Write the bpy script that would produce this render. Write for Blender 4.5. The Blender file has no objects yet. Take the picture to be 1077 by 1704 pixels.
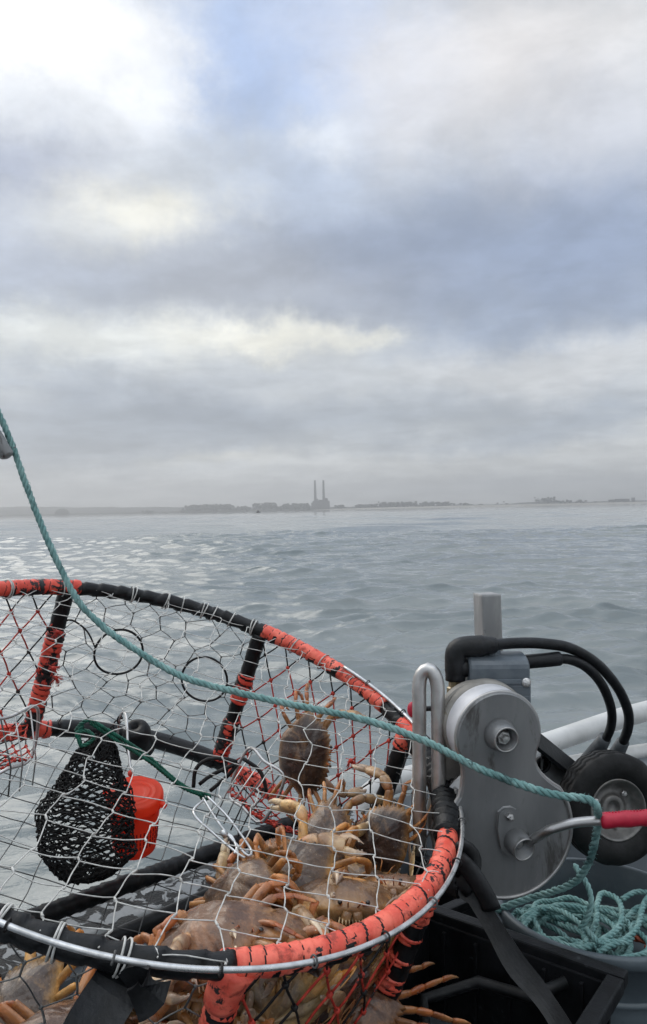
import bpy, math, random
import numpy as np
from mathutils import Vector, Matrix, Euler, noise as mnoise

R = math.radians
col = bpy.context.scene.collection
scene = bpy.context.scene
random.seed(7)
rng = np.random.default_rng(11)

# ------------------------------------------------------------------ camera
F = 1287.0                      # focal length in pixels of a 1077 x 1704 frame
CX, CY = 538.5, 852.0
EYE = Vector((0.0, 0.0, 1.75))  # height over the water
cam_d = bpy.data.cameras.new('camera')
cam = bpy.data.objects.new('camera', cam_d)
col.objects.link(cam)
cam_d.sensor_width = 36
cam_d.sensor_fit = 'AUTO'
cam_d.lens = F / 1704 * 36
cam_d.clip_start = 0.05
cam_d.clip_end = 60000
CAM_ROT = Matrix.Rotation(R(90 - 0.18), 3, 'X') @ Matrix.Rotation(R(-1.15), 3, 'Z')
cam.matrix_world = Matrix.Translation(EYE) @ CAM_ROT.to_4x4()
scene.camera = cam


def W(x, y, z):
    """boat frame (x right, y ahead, z up, origin at the eye) to world"""
    return EYE + CAM_ROT @ Vector((x, z, -y))


def WD(x, y, z):
    return (CAM_ROT @ Vector((x, z, -y))).normalized()


def at(px, py, Y):
    """boat-frame point whose distance ahead is Y"""
    return W((px - CX) / F * Y, Y, -(py - CY) / F * Y)


def lin(c):
    c = c / 255.0
    return c / 12.92 if c <= 0.04045 else ((c + 0.055) / 1.055) ** 2.4


def rgb(r, g, b, k=1.0):
    return (lin(r) * k, lin(g) * k, lin(b) * k, 1.0)


# ------------------------------------------------------------------ sky
SUN_EL, SUN_AZ = 41.0, -47.0      # azimuth from straight ahead, negative is left
SKY_STRENGTH = 0.1
world = bpy.data.worlds.new('World')
scene.world = world
world.use_nodes = True


class Nodes:
    def __init__(self, tree):
        self.t = tree
        tree.nodes.clear()

    def n(self, kind, **kw):
        nd = self.t.nodes.new(kind)
        for k, v in kw.items():
            setattr(nd, k, v)
        return nd

    def link(self, a, b):
        self.t.links.new(a, b)

    def put(self, sock, v):
        if isinstance(v, bpy.types.NodeSocket):
            self.link(v, sock)
        else:
            sock.default_value = v

    def m(self, op, a, b=0.0, c=None, clamp=False):
        nd = self.n('ShaderNodeMath', operation=op)
        nd.use_clamp = clamp
        self.put(nd.inputs[0], a)
        self.put(nd.inputs[1], b)
        if c is not None:
            self.put(nd.inputs[2], c)
        return nd.outputs[0]

    def mix(self, f, a, b, blend='MIX'):
        nd = self.n('ShaderNodeMix', data_type='RGBA', blend_type=blend)
        self.put(nd.inputs[0], f)
        self.put(nd.inputs[6], a)
        self.put(nd.inputs[7], b)
        return nd.outputs[2]

    def noise(self, vec, scale, detail=4.0, rough=0.55, dist=0.0):
        nd = self.n('ShaderNodeTexNoise')
        if vec is not None:
            self.link(vec, nd.inputs['Vector'])
        nd.inputs['Scale'].default_value = scale
        nd.inputs['Detail'].default_value = detail
        nd.inputs['Roughness'].default_value = rough
        nd.inputs['Distortion'].default_value = dist
        return nd.outputs['Fac']

    def ramp(self, fac, stops):
        nd = self.n('ShaderNodeValToRGB')
        e = nd.color_ramp.elements
        while len(e) < len(stops):
            e.new(0.5)
        for i, (p, c) in enumerate(stops):
            e[i].position = p
            e[i].color = c if len(c) == 4 else (*c, 1)
        self.link(fac, nd.inputs[0])
        return nd.outputs[0]

    def smooth(self, x, lo, hi):
        nd = self.n('ShaderNodeMapRange', interpolation_type='SMOOTHSTEP')
        self.link(x, nd.inputs[0])
        nd.inputs[1].default_value = lo
        nd.inputs[2].default_value = hi
        return nd.outputs[0]


def build_sky():
    N = Nodes(world.node_tree)
    tc = N.n('ShaderNodeTexCoord')
    sep = N.n('ShaderNodeSeparateXYZ')
    N.link(tc.outputs['Generated'], sep.inputs[0])
    x, y, z = sep.outputs
    sky = N.n('ShaderNodeTexSky', sky_type='NISHITA')
    sky.sun_disc = False
    sky.sun_elevation = R(SUN_EL)
    sky.sun_rotation = R(SUN_AZ)
    # cloud layer coordinates: where the ray meets a flat cloud deck
    zz = N.m('ADD', N.m('MAXIMUM', z, 0.0), 0.16)
    cmb = N.n('ShaderNodeCombineXYZ')
    N.link(N.m('DIVIDE', x, zz), cmb.inputs[0])
    N.link(N.m('DIVIDE', y, zz), cmb.inputs[1])
    deck = cmb.outputs[0]
    f_big = N.noise(deck, 0.75, 6.0, 0.56, 0.35)
    f_mid = N.noise(deck, 2.1, 7.0, 0.6, 0.2)
    warp1 = N.noise(tc.outputs['Generated'], 5.5, 8.0, 0.66)
    off = N.n('ShaderNodeVectorMath', operation='ADD')
    N.link(tc.outputs['Generated'], off.inputs[0])
    off.inputs[1].default_value = (3.1, 7.7, 1.3)
    warp2 = N.noise(off.outputs[0], 7.0, 8.0, 0.66)
    az = N.m('ADD', N.m('ARCTAN2', x, y), N.m('MULTIPLY', N.m('SUBTRACT', warp1, 0.5), 0.30))
    el = N.m('ADD', N.m('ARCSINE', z), N.m('MULTIPLY', N.m('SUBTRACT', warp2, 0.5), 0.11))
    k = 1.0 / SKY_STRENGTH

    base = N.mix(N.smooth(f_big, 0.36, 0.66), rgb(164, 175, 190, k), rgb(216, 219, 219, k))
    # cloud masses: (px, py, half width, half height, colour, amount)
    masses = [
        (560, 850, 2600, 80, (241, 244, 246), 0.95),
        (480, 800, 900, 40, (226, 230, 233), 0.5),
        (650, 425, 390, 115, (137, 150, 174), 0.95),
        (980, 415, 300, 140, (142, 157, 184), 0.95),
        (380, 480, 260, 60, (163, 168, 178), 0.85),
        (20, 300, 190, 105, (156, 165, 186), 0.9),
        (60, 430, 170, 70, (176, 185, 202), 0.7),
        (300, 690, 340, 62, (147, 156, 170), 0.97),
        (90, 735, 260, 50, (155, 163, 175), 0.9),
        (740, 690, 260, 45, (167, 175, 186), 0.85),
        (430, 110, 200, 120, (158, 183, 224), 0.97),
        (590, 50, 140, 90, (180, 197, 228), 0.85),
        (530, 280, 170, 65, (180, 193, 214), 0.8),
        (880, 95, 250, 95, (234, 231, 230), 0.95),
        (700, 170, 120, 70, (214, 216, 223), 0.6),
        (1010, 200, 150, 80, (206, 209, 217), 0.7),
        (250, 350, 120, 48, (240, 238, 226), 0.97),
        (120, 380, 110, 40, (212, 215, 215), 0.6),
        (330, 265, 110, 50, (200, 206, 213), 0.7),
        (80, 50, 185, 85, (255, 255, 255), 1.0),
        (165, 130, 120, 75, (244, 246, 248), 0.75),
        (262, 140, 60, 60, (236, 239, 244), 0.6),
        (60, 175, 90, 38, (214, 219, 226), 0.7),
        (545, 234, 60, 30, (226, 231, 238), 0.7),
        (130, 562, 240, 38, (226, 229, 226), 0.95),
        (620, 630, 330, 40, (206, 209, 211), 0.7),
        (960, 615, 230, 40, (216, 218, 220), 0.85),
        (430, 566, 140, 25, (252, 250, 237), .92),
        (585, 561, 75, 16, (240, 239, 228), 0.7),
        (360, 778, 90, 11, (226, 227, 222), 0.7),
        (760, 772, 300, 16, (222, 224, 224), 0.7),
    ]
    c = base
    for (px, py, sx, sy, cc, amt) in masses:
        a0 = math.atan((px - CX) / F)
        e0 = math.atan((848 - py - (px - CX) * 0.02) / F * math.cos(a0))
        dx = N.m('DIVIDE', N.m('SUBTRACT', az, a0), sx / F)
        dy = N.m('DIVIDE', N.m('SUBTRACT', el, e0), sy / F)
        q = N.m('ADD', N.m('MULTIPLY', dx, dx), N.m('MULTIPLY', dy, dy))
        g = N.m('EXPONENT', N.m('MULTIPLY', N.m('POWER', q, 1.15), -0.85))
        kk = 1.08 if min(cc) > 245 else 1.0
        c = N.mix(N.m('MULTIPLY', g, amt), c, rgb(*cc, k * kk))
    # soft billow detail over everything
    f_fine = N.noise(deck, 5.5, 7.0, 0.62, 0.4)
    det = N.m('ADD', N.m('MULTIPLY', N.m('SUBTRACT', N.smooth(f_mid, 0.38, 0.62), 0.5), 0.19), 1.0)
    det = N.m('ADD', det, N.m('MULTIPLY', N.m('SUBTRACT', N.smooth(f_fine, 0.38, 0.64), 0.5), 0.085))
    mul = N.n('ShaderNodeVectorMath', operation='SCALE')
    N.link(c, mul.inputs[0])
    N.link(det, mul.inputs['Scale'])
    # overcast sky brightened overhead, and behind the camera as added fill for the foreground
    sky_boost = N.m('ADD', N.m('MULTIPLY', N.smooth(z, 0.58, 0.95), 1.3), N.m('MULTIPLY', N.smooth(N.m('MULTIPLY', y, -1.0), -0.35, 0.5), 0.2))
    mul2 = N.n('ShaderNodeVectorMath', operation='SCALE')
    N.link(mul.outputs[0], mul2.inputs[0])
    N.link(N.m('ADD', sky_boost, 1.0), mul2.inputs['Scale'])
    c = N.mix(0.06, mul2.outputs[0], sky.outputs[0])
    bg = N.n('ShaderNodeBackground')
    N.link(c, bg.inputs[0])
    bg.inputs[1].default_value = SKY_STRENGTH
    out = N.n('ShaderNodeOutputWorld')
    N.link(bg.outputs[0], out.inputs[0])


build_sky()
sun_d = bpy.data.lights.new('sun', 'SUN')
sun_d.energy = 1.2
sun_d.angle = R(46)
sun_d.color = (1.0, 0.95, 0.87)
sun = bpy.data.objects.new('sun', sun_d)
col.objects.link(sun)
sd = Vector((math.sin(R(SUN_AZ)) * math.cos(R(SUN_EL)), math.cos(R(SUN_AZ)) * math.cos(R(SUN_EL)), math.sin(R(SUN_EL))))
sun.rotation_euler = sd.to_track_quat('Z', 'Y').to_euler()
sun.location = (0, 0, 30)

scene.view_settings.view_transform = 'Standard'
scene.view_settings.look = 'None'
scene.view_settings.exposure = 0.2
scene.view_settings.gamma = 1.0
scene.cycles.max_bounces = 7
scene.cycles.volume_bounces = 0
scene.cycles.use_adaptive_sampling = True
scene.cycles.adaptive_threshold = 0.015

# ------------------------------------------------------------------ helpers


class MB:
    """collects verts and faces; build() links them as one mesh object"""

    def __init__(self):
        self.v, self.f, self.mi, self.sm, self.c = [], [], [], [], []

    def add(self, verts, faces, mi=0, smooth=True, color=None):
        o = len(self.v)
        self.v.extend([tuple(p) for p in verts])
        for fc in faces:
            self.f.append(tuple(i + o for i in fc))
            self.mi.append(mi)
            self.sm.append(smooth)
        if color is None:
            color = (1, 1, 1)
        if len(color) and not hasattr(color[0], '__len__'):
            self.c.extend([color] * len(verts))
        else:
            self.c.extend(color)

    def tube(self, pts, rad, sides=8, closed=False, caps=True, mi=0, flat=1.0, up=None, color=None, smooth=True):
        pts = [Vector(p) for p in pts]
        n = len(pts)
        if n < 2:
            return
        rads = [rad] * n if not hasattr(rad, '__len__') else list(rad)
        tang = []
        for i in range(n):
            if closed:
                t = pts[(i + 1) % n] - pts[i - 1]
            else:
                t = pts[min(i + 1, n - 1)] - pts[max(i - 1, 0)]
            if t.length < 1e-9:
                t = Vector((0, 0, 1))
            tang.append(t.normalized())
        u0 = Vector(up) if up is not None else (Vector((0, 0, 1)) if abs(tang[0].z) < 0.9 else Vector((1, 0, 0)))
        nrm = (u0 - tang[0] * u0.dot(tang[0])).normalized()
        verts = []
        for i in range(n):
            t = tang[i]
            if up is not None:
                nrm = Vector(up) - t * Vector(up).dot(t)
            else:
                nrm = nrm - t * nrm.dot(t)
            if nrm.length < 1e-7:
                nrm = t.orthogonal()
            nrm.normalize()
            b = t.cross(nrm)
            for k in range(sides):
                a = 2 * math.pi * k / sides
                verts.append(pts[i] + nrm * (rads[i] * math.cos(a)) + b * (rads[i] * flat * math.sin(a)))
        faces = []
        m = n if closed else n - 1
        for i in range(m):
            j = (i + 1) % n
            for k in range(sides):
                k2 = (k + 1) % sides
                faces.append((i * sides + k, i * sides + k2, j * sides + k2, j * sides + k))
        if caps and not closed:
            faces.append(tuple(range(sides))[::-1])
            faces.append(tuple((n - 1) * sides + k for k in range(sides)))
        self.add(verts, faces, mi, smooth, color)

    def lathe(self, prof, origin, axis, sides=32, mi=0, closed=False, smooth=True, ref=None, color=None):
        """prof: list of (radius, height along axis)"""
        axis = Vector(axis).normalized()
        r0 = Vector(ref) if ref is not None else axis.orthogonal()
        r0 = (r0 - axis * r0.dot(axis)).normalized()
        r1 = axis.cross(r0)
        o = Vector(origin)
        verts, faces = [], []
        for (r, h) in prof:
            for k in range(sides):
                a = 2 * math.pi * k / sides
                verts.append(o + axis * h + r0 * (r * math.cos(a)) + r1 * (r * math.sin(a)))
        m = len(prof)
        for i in range(m if closed else m - 1):
            j = (i + 1) % m
            for k in range(sides):
                k2 = (k + 1) % sides
                faces.append((i * sides + k, i * sides + k2, j * sides + k2, j * sides + k))
        if not closed:
            if prof[0][0] > 1e-6:
                faces.append(tuple(range(sides))[::-1])
            if prof[-1][0] > 1e-6:
                faces.append(tuple((m - 1) * sides + k for k in range(sides)))
        self.add(verts, faces, mi, smooth, color)

    def ball(self, p, r, mi=0, seg=6, rings=4, color=None, scale=(1, 1, 1)):
        p = Vector(p)
        verts = [p + Vector((0, 0, r * scale[2]))]
        for i in range(1, rings):
            t = math.pi * i / rings
            for k in range(seg):
                a = 2 * math.pi * k / seg
                verts.append(p + Vector((r * math.sin(t) * math.cos(a) * scale[0], r * math.sin(t) * math.sin(a) * scale[1], r * math.cos(t) * scale[2])))
        verts.append(p - Vector((0, 0, r * scale[2])))
        faces = [(0, 1 + k, 1 + (k + 1) % seg) for k in range(seg)]
        for i in range(rings - 2):
            for k in range(seg):
                a = 1 + i * seg + k
                b = 1 + i * seg + (k + 1) % seg
                faces.append((a, a + seg, b + seg, b))
        L = len(verts) - 1
        o = 1 + (rings - 2) * seg
        faces += [(L, o + (k + 1) % seg, o + k) for k in range(seg)]
        self.add(verts, faces, mi, True, color)

    def box(self, o, ax, ay, az, bev=0.0, mi=0):
        """centre o, half-extent vectors; chamfered when bev > 0"""
        o, ax, ay, az = Vector(o), Vector(ax), Vector(ay), Vector(az)
        if bev <= 0:
            vs = [o + ax * sx + ay * sy + az * sz for sx in (-1, 1) for sy in (-1, 1) for sz in (-1, 1)]
            fs = [(0, 1, 3, 2), (4, 6, 7, 5), (0, 4, 5, 1), (2, 3, 7, 6), (0, 2, 6, 4), (1, 5, 7, 3)]
            self.add(vs, fs, mi, False)
            return
        import bmesh
        bm = bmesh.new()
        vs = [bm.verts.new(o + ax * sx + ay * sy + az * sz) for sx in (-1, 1) for sy in (-1, 1) for sz in (-1, 1)]
        for fc in [(0, 1, 3, 2), (4, 6, 7, 5), (0, 4, 5, 1), (2, 3, 7, 6), (0, 2, 6, 4), (1, 5, 7, 3)]:
            bm.faces.new([vs[i] for i in fc])
        bmesh.ops.bevel(bm, geom=list(bm.edges), offset=bev, segments=2, profile=0.6, affect='EDGES')
        bm.verts.index_update()
        self.add([v.co.copy() for v in bm.verts], [tuple(v.index for v in f.verts) for f in bm.faces], mi, False)
        bm.free()

    def prism(self, outline, o, ex, ey, ez, d0, d1, bev=0.0, mi=0, smooth=False):
        """outline (2D list) in plane ex,ey, extruded along ez from d0 to d1, chamfered rim"""
        o, ex, ey, ez = Vector(o), Vector(ex), Vector(ey), Vector(ez)
        n = len(outline)
        cx = sum(p[0] for p in outline) / n
        cy = sum(p[1] for p in outline) / n

        def ring(sh, d):
            res = []
            for i in range(n):
                a, b, c2 = Vector(outline[i - 1]), Vector(outline[i]), Vector(outline[(i + 1) % n])
                t = (c2 - a).normalized()
                nn = Vector((t.y, -t.x))
                p = b - nn * sh
                res.append(o + ex * p.x + ey * p.y + ez * d)
            return res
        if bev > 0:
            s = 1 if d1 > d0 else -1
            rings = [ring(bev, d0), ring(0, d0 + s * bev), ring(0, d1 - s * bev), ring(bev, d1)]
        else:
            rings = [ring(0, d0), ring(0, d1)]
        verts = [p for r_ in rings for p in r_]
        faces = []
        for i in range(len(rings) - 1):
            for k in range(n):
                k2 = (k + 1) % n
                faces.append((i * n + k, i * n + k2, (i + 1) * n + k2, (i + 1) * n + k))
        faces.append(tuple(range(n))[::-1])
        faces.append(tuple((len(rings) - 1) * n + k for k in range(n)))
        self.add(verts, faces, mi, smooth)

    def build(self, name, mats, parent=None, color=False):
        org = Vector((0, 0, 0))
        p = parent
        while p is not None:
            org = org + p.location
            p = p.parent
        me = bpy.data.meshes.new(name)
        me.from_pydata([tuple(Vector(v) - org) for v in self.v], [], self.f)
        if not isinstance(mats, (list, tuple)):
            mats = [mats]
        for m_ in mats:
            me.materials.append(m_)
        me.polygons.foreach_set('material_index', self.mi)
        me.polygons.foreach_set('use_smooth', self.sm)
        if color:
            at_ = me.color_attributes.new('tint', 'FLOAT_COLOR', 'POINT')
            arr = np.ones((len(self.v), 4), dtype=np.float32)
            arr[:, :3] = np.array(self.c, dtype=np.float32)
            at_.data.foreach_set('color', arr.ravel())
        me.update()
        o = bpy.data.objects.new(name, me)
        col.objects.link(o)
        if parent is not None:
            o.parent = parent
        return o


def tag(o, label=None, cat=None, group=None, kind=None):
    if label:
        o['label'] = label
    if cat:
        o['category'] = cat
    if group:
        o['group'] = group
    if kind:
        o['kind'] = kind
    return o


def thing(name, loc, label, cat, group=None):
    o = bpy.data.objects.new(name, None)
    col.objects.link(o)
    o.empty_display_size = 0.05
    o.location = loc
    return tag(o, label, cat, group)


def spline(pts, ds=0.01, closed=False):
    """Catmull-Rom through pts, resampled about every ds"""
    P = [Vector(p) for p in pts]
    n = len(P)
    out = []
    segs = n if closed else n - 1
    for i in range(segs):
        if closed:
            p0, p1, p2, p3 = P[i - 1], P[i], P[(i + 1) % n], P[(i + 2) % n]
        else:
            p1, p2 = P[i], P[i + 1]
            p0 = P[i - 1] if i > 0 else p1 * 2 - p2
            p3 = P[i + 2] if i + 2 < n else p2 * 2 - p1
        k = max(2, int((p2 - p1).length / ds))
        for j in range(k):
            t = j / k
            out.append(0.5 * ((2 * p1) + (p2 - p0) * t + (2 * p0 - 5 * p1 + 4 * p2 - p3) * t * t + (3 * p1 - p0 - 3 * p2 + p3) * t ** 3))
    if not closed:
        out.append(P[-1])
    return out


def ribbon(mb, pts, width, thick, up, mi=0, curl=0.12):
    """flat strip with square cut edges and a slight cupping"""
    n = len(pts)
    w_ = width if hasattr(width, '__len__') else [width] * n
    verts, faces = [], []
    K = 7
    for i in range(n):
        t = (pts[min(i + 1, n - 1)] - pts[max(i - 1, 0)]).normalized()
        a = (Vector(up) - t * Vector(up).dot(t)).normalized()
        a = (a + t.cross(a) * (.25 * mnoise.noise(pts[i] * 9))).normalized()
        b = t.cross(a)
        for sgn in (1, -1):
            for k in range(K):
                q = (k / (K - 1) - .5) * 2 * sgn
                verts.append(pts[i] + a * (w_[i] * q) + b * (sgn * thick / 2 + curl * w_[i] * (q * q) + .06 * w_[i] * mnoise.noise(pts[i] * 30 + Vector((q, 0, 0)))))
    m = 2 * K
    for i in range(n - 1):
        for k in range(m):
            k2 = (k + 1) % m
            faces.append((i * m + k, i * m + k2, (i + 1) * m + k2, (i + 1) * m + k))
    faces.append(tuple(range(m))[::-1])
    faces.append(tuple((n - 1) * m + k for k in range(m)))
    mb.add(verts, faces, mi, False)


def frames(pts):
    tang = [(pts[min(i + 1, len(pts) - 1)] - pts[max(i - 1, 0)]).normalized() for i in range(len(pts))]
    nrm = tang[0].orthogonal().normalized()
    res = []
    for t in tang:
        nrm = (nrm - t * nrm.dot(t)).normalized()
        res.append((t, nrm.copy(), t.cross(nrm)))
    return res


def rope(mb, pts, r, lay=3.0, sides=6, mi=0, ds=None, phase=0.0, fuzz=0):
    """three-strand laid rope along the path"""
    ds = ds or r * 0.5
    path = spline(pts, ds)
    fr = frames(path)
    s, acc = 0.0, [0.0]
    for i in range(1, len(path)):
        s += (path[i] - path[i - 1]).length
        acc.append(s)
    pitch = lay * 2 * r
    for k in range(3):
        line, rads = [], []
        for p, (t, a, b), s in zip(path, fr, acc):
            th = phase + 2 * math.pi * (s / pitch + k / 3.0)
            g = 1 + .16 * mnoise.noise(Vector((s * 22, k * 5.1, phase))) + .10 * mnoise.noise(Vector((s * 75, k, phase + 3)))
            th += .35 * mnoise.noise(Vector((s * 14, 2.2, phase)))
            line.append(p + (a * math.cos(th) + b * math.sin(th)) * (r * 0.5 * g))
            rads.append(r * .54 * g)
        mb.tube(line, rads, sides, mi=mi)
    for q in range(fuzz):
        i = random.randrange(2, len(path) - 2)
        t, a, b = fr[i]
        th = random.random() * 6.28
        d = a * math.cos(th) + b * math.sin(th)
        p = path[i] + d * r * 0.9
        mb.tube([p, p + (d + t * random.uniform(-1, 1)) * r * random.uniform(0.25, 0.7)], 0.0003, 3, mi=mi)


def wrapped(path, r, pitch=0.03, amp=0.07, sides=14, closed=False, mb=None, mi=0, lump=0.04, seed=0, seam_mi=None, seam_w=.16):
    """a bar bound spirally with overlapping tape or rubber strip"""
    mb = mb or MB()
    pts = [Vector(p) for p in path]
    n = len(pts)
    tang = []
    for i in range(n):
        tang.append(((pts[(i + 1) % n] - pts[i - 1]) if closed else (pts[min(i + 1, n - 1)] - pts[max(i - 1, 0)])).normalized())
    nrm = POT_N.copy() if abs(tang[0].dot(POT_N)) < 0.8 else tang[0].orthogonal()
    verts, faces, s, seam = [], [], 0.0, []
    for i in range(n):
        if i:
            s += (pts[i] - pts[i - 1]).length
        t = tang[i]
        nrm = (nrm - t * nrm.dot(t)).normalized()
        b = t.cross(nrm)
        wob = 1.0 + lump * (mnoise.noise(Vector((s * 14, seed * 7.1, 0.3))))
        for k in range(sides):
            a = 2 * math.pi * k / sides
            ph = s / pitch + k / sides + 1.1 * mnoise.noise(Vector((s * 11, seed, 1.7)))
            fr = ph - math.floor(ph)
            seam.append(fr)
            rr = r * wob * (1 + amp * (fr - 0.5) + 0.035 * mnoise.noise(Vector((s * 60, k * 0.9, seed))))
            verts.append(pts[i] + nrm * (rr * math.cos(a)) + b * (rr * math.sin(a)))
    m = n if closed else n - 1
    for i in range(m):
        j = (i + 1) % n
        for k in range(sides):
            k2 = (k + 1) % sides
            faces.append((i * sides + k, i * sides + k2, j * sides + k2, j * sides + k))
    if not closed:
        faces.append(tuple(range(sides))[::-1])
        faces.append(tuple((n - 1) * sides + k for k in range(sides)))
    f0 = len(mb.f)
    mb.add(verts, faces, mi, True)
    if seam_mi is not None:      # the strip's dark overlap edge
        for i in range(m * sides):
            q_ = seam[faces[i][0]]
            if q_ < seam_w * (.75 + 1.6 * mnoise.noise(pts[i // sides] * 37)):
                mb.mi[f0 + i] = seam_mi
    return mb


# ------------------------------------------------------------------ materials
def material(name, c1, c2=None, rough=0.5, metal=0.0, scale=30.0, lo=0.35, hi=0.65, bump=0.15, bscale=None,
             rvar=0.15, spots=None, spec=0.5, detail=6.0, stretch=(1, 1, 1), bdist=0.002, coat=0.0):
    """two-tone procedural surface; spots = (colour, scale, threshold) for a second, patchy layer"""
    m_ = bpy.data.materials.new(name)
    m_.use_nodes = True
    N = Nodes(m_.node_tree)
    tc = N.n('ShaderNodeTexCoord')
    mp = N.n('ShaderNodeMapping')
    mp.inputs['Scale'].default_value = stretch
    N.link(tc.outputs['Object'], mp.inputs[0])
    vec = mp.outputs[0]
    fac = N.noise(vec, scale, detail, 0.6, 0.2)
    c2 = c2 or tuple(min(1.0, a * 1.5) for a in c1[:3]) + (1,)
    base = N.mix(N.smooth(fac, lo, hi), c1, c2)
    bs = N.n('ShaderNodeBsdfPrincipled')
    rg = N.m('ADD', N.m('MULTIPLY', N.m('SUBTRACT', N.noise(vec, scale * 0.7, 5.0), 0.5), rvar * 2), rough, clamp=True)
    if spots:
        for (sc, ss, th, soft) in spots:
            s_ = N.noise(vec, ss, 8.0, 0.65, 0.4)
            base = N.mix(N.smooth(s_, th, th + soft), base, sc)
    N.link(base, bs.inputs['Base Color'])
    N.link(rg, bs.inputs['Roughness'])
    bs.inputs['Metallic'].default_value = metal
    bs.inputs['Specular IOR Level'].default_value = spec
    bs.inputs['Coat Weight'].default_value = coat
    bs.inputs['Coat Roughness'].default_value = 0.12
    if bump > 0:
        bp = N.n('ShaderNodeBump')
        bp.inputs['Strength'].default_value = bump
        bp.inputs['Distance'].default_value = bdist
        N.link(N.noise(vec, bscale or scale * 3, 5.0, 0.6), bp.inputs['Height'])
        N.link(bp.outputs[0], bs.inputs['Normal'])
    out = N.n('ShaderNodeOutputMaterial')
    N.link(bs.outputs[0], out.inputs[0])
    return m_


M = {}
M['rubber'] = material('black_rubber_wrap', (.004, .0043, .005, 1), (.011, .012, .014, 1), 0.45, spec=.32, scale=40, bump=0.5, bscale=120, spots=[((.05, .055, .06, 1), 60, .66, .08)])
M['orange'] = material('orange_tape', (.74, .088, .055, 1), (.94, .19, .125, 1), 0.45, scale=35, bump=0.5, bscale=110,
                       spots=[((.30, .04, .025, 1), 45, .53, .14), ((.014, .013, .013, 1), 30, .61, .03)])
M['orange_old'] = material('worn_orange_tape', (.62, .05, .03, 1), (.80, .10, .06, 1), 0.5, scale=35, bump=0.5, bscale=110,
                           spots=[((.012, .012, .013, 1), 22, .515, .03)])
M['twine'] = material('white_twine', (.40, .395, .375, 1), (.66, .65, .62, 1), 0.6, scale=60, bump=0.2, spots=[((.2, .19, .17, 1), 40, .62, .1)])
M['wire'] = material('grey_net_wire', (.045, .047, .05, 1), (.17, .17, .165, 1), 0.5, scale=30, bump=0.2)
M['net_orange'] = material('orange_twine', (.42, .025, .016, 1), (.62, .06, .035, 1), 0.6, scale=60, bump=0.4, spots=[((.02, .012, .012, 1), 30, .60, .05)])
M['net_black'] = material('tarred_twine', (.007, .007, .0075, 1), (.02, .019, .019, 1), 0.55, spec=.35, scale=60, bump=0.4)
M['steel'] = material('stainless_steel', (.50, .49, .48, 1), (.66, .65, .64, 1), 0.40, 1.0, scale=25, bump=0.05, spots=[((.30, .24, .20, 1), 18, .64, .1)])
M['hoop'] = material('hoop_steel', (.50, .50, .50, 1), (.74, .74, .74, 1), 0.3, 0.85, scale=50, bump=0.1)
M['alu'] = material('weathered_aluminium', (.30, .30, .30, 1), (.46, .45, .44, 1), 0.48, 0.6, scale=22, bump=0.2,
                    spots=[((.17, .155, .145, 1), 22, .56, .14), ((.06, .055, .05, 1), 55, .66, .03)], stretch=(1, 1, .3))
M['plate'] = material('puller_plate_metal', (.20, .205, .21, 1), (.28, .283, .285, 1), 0.42, 0.4, scale=9, bump=0.06, bscale=260,
                      spots=[((.10, .097, .093, 1), 26, .56, .12), ((.27, .265, .26, 1), 70, .64, .05)], stretch=(1, 1, .3))
M['plate_rim'] = material('worn_rim_metal', (.34, .335, .33, 1), (.48, .47, .46, 1), 0.36, 0.8, scale=20, bump=0.08)
M['drum'] = material('pale_drum_metal', (.50, .51, .54, 1), (.62, .62, .65, 1), 0.5, 0.25, scale=20, bump=0.05)
M['cast'] = material('cast_housing', (.20, .19, .175, 1), (.31, .295, .27, 1), 0.6, 0.2, scale=22, bump=0.25, spots=[((.20, .17, .12, 1), 22, .60, .1)])
M['motor'] = material('grey_machine_paint', (.085, .105, .125, 1), (.125, .145, .165, 1), 0.42, 0.0, scale=30, bump=0.25, spots=[((.22, .22, .22, 1), 45, .68, .05)])
M['hose'] = material('black_hose', (.005, .0055, .0065, 1), (.013, .014, .017, 1), 0.45, spec=.35, scale=50, bump=0.35, bscale=200)
M['hose_grey'] = material('grey_hose_sleeve', (.05, .058, .066, 1), (.085, .095, .105, 1), 0.5, scale=40, bump=0.3)
M['brass'] = material('dull_fitting', (.30, .25, .15, 1), (.42, .36, .26, 1), 0.4, 0.8, scale=40)
M['tyre'] = material('tyre_rubber', (.005, .0052, .0055, 1), (.014, .014, .0145, 1), 0.6, spec=.3, scale=40, bump=0.4, spots=[((.05, .05, .048, 1), 50, .66, .08)])
M['rim'] = material('wheel_rim_metal', (.13, .127, .122, 1), (.24, .23, .22, 1), 0.45, 0.5, scale=30, bump=0.25, spots=[((.17, .10, .06, 1), 30, .62, .08)])
M['rope'] = material('green_rope', (.115, .245, .24, 1), (.24, .40, .385, 1), 0.7, scale=45, bump=0.5, bscale=420, spots=[((.045, .10, .10, 1), 14, .55, .14), ((.05, .10, .10, 1), 60, .62, .06), ((.16, .07, .09, 1), 30, .69, .03)])
M['rope_red'] = material('orange_rope', (.32, .07, .035, 1), (.45, .13, .07, 1), 0.7, scale=45, bump=0.5, bscale=420)
M['cord'] = material('green_cord', (.004, .075, .048, 1), (.010, .13, .085, 1), 0.55, scale=60, bump=0.4)
M['bag'] = material('black_mesh_bag', (.004, .004, .0045, 1), (.012, .012, .0125, 1), 0.65, spec=.3, scale=60, bump=0.4)
M['jar'] = material('red_orange_plastic', (1.0, .105, .042, 1), (1.0, .13, .06, 1), 0.34, scale=20, bump=0.05, rvar=.08)
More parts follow.
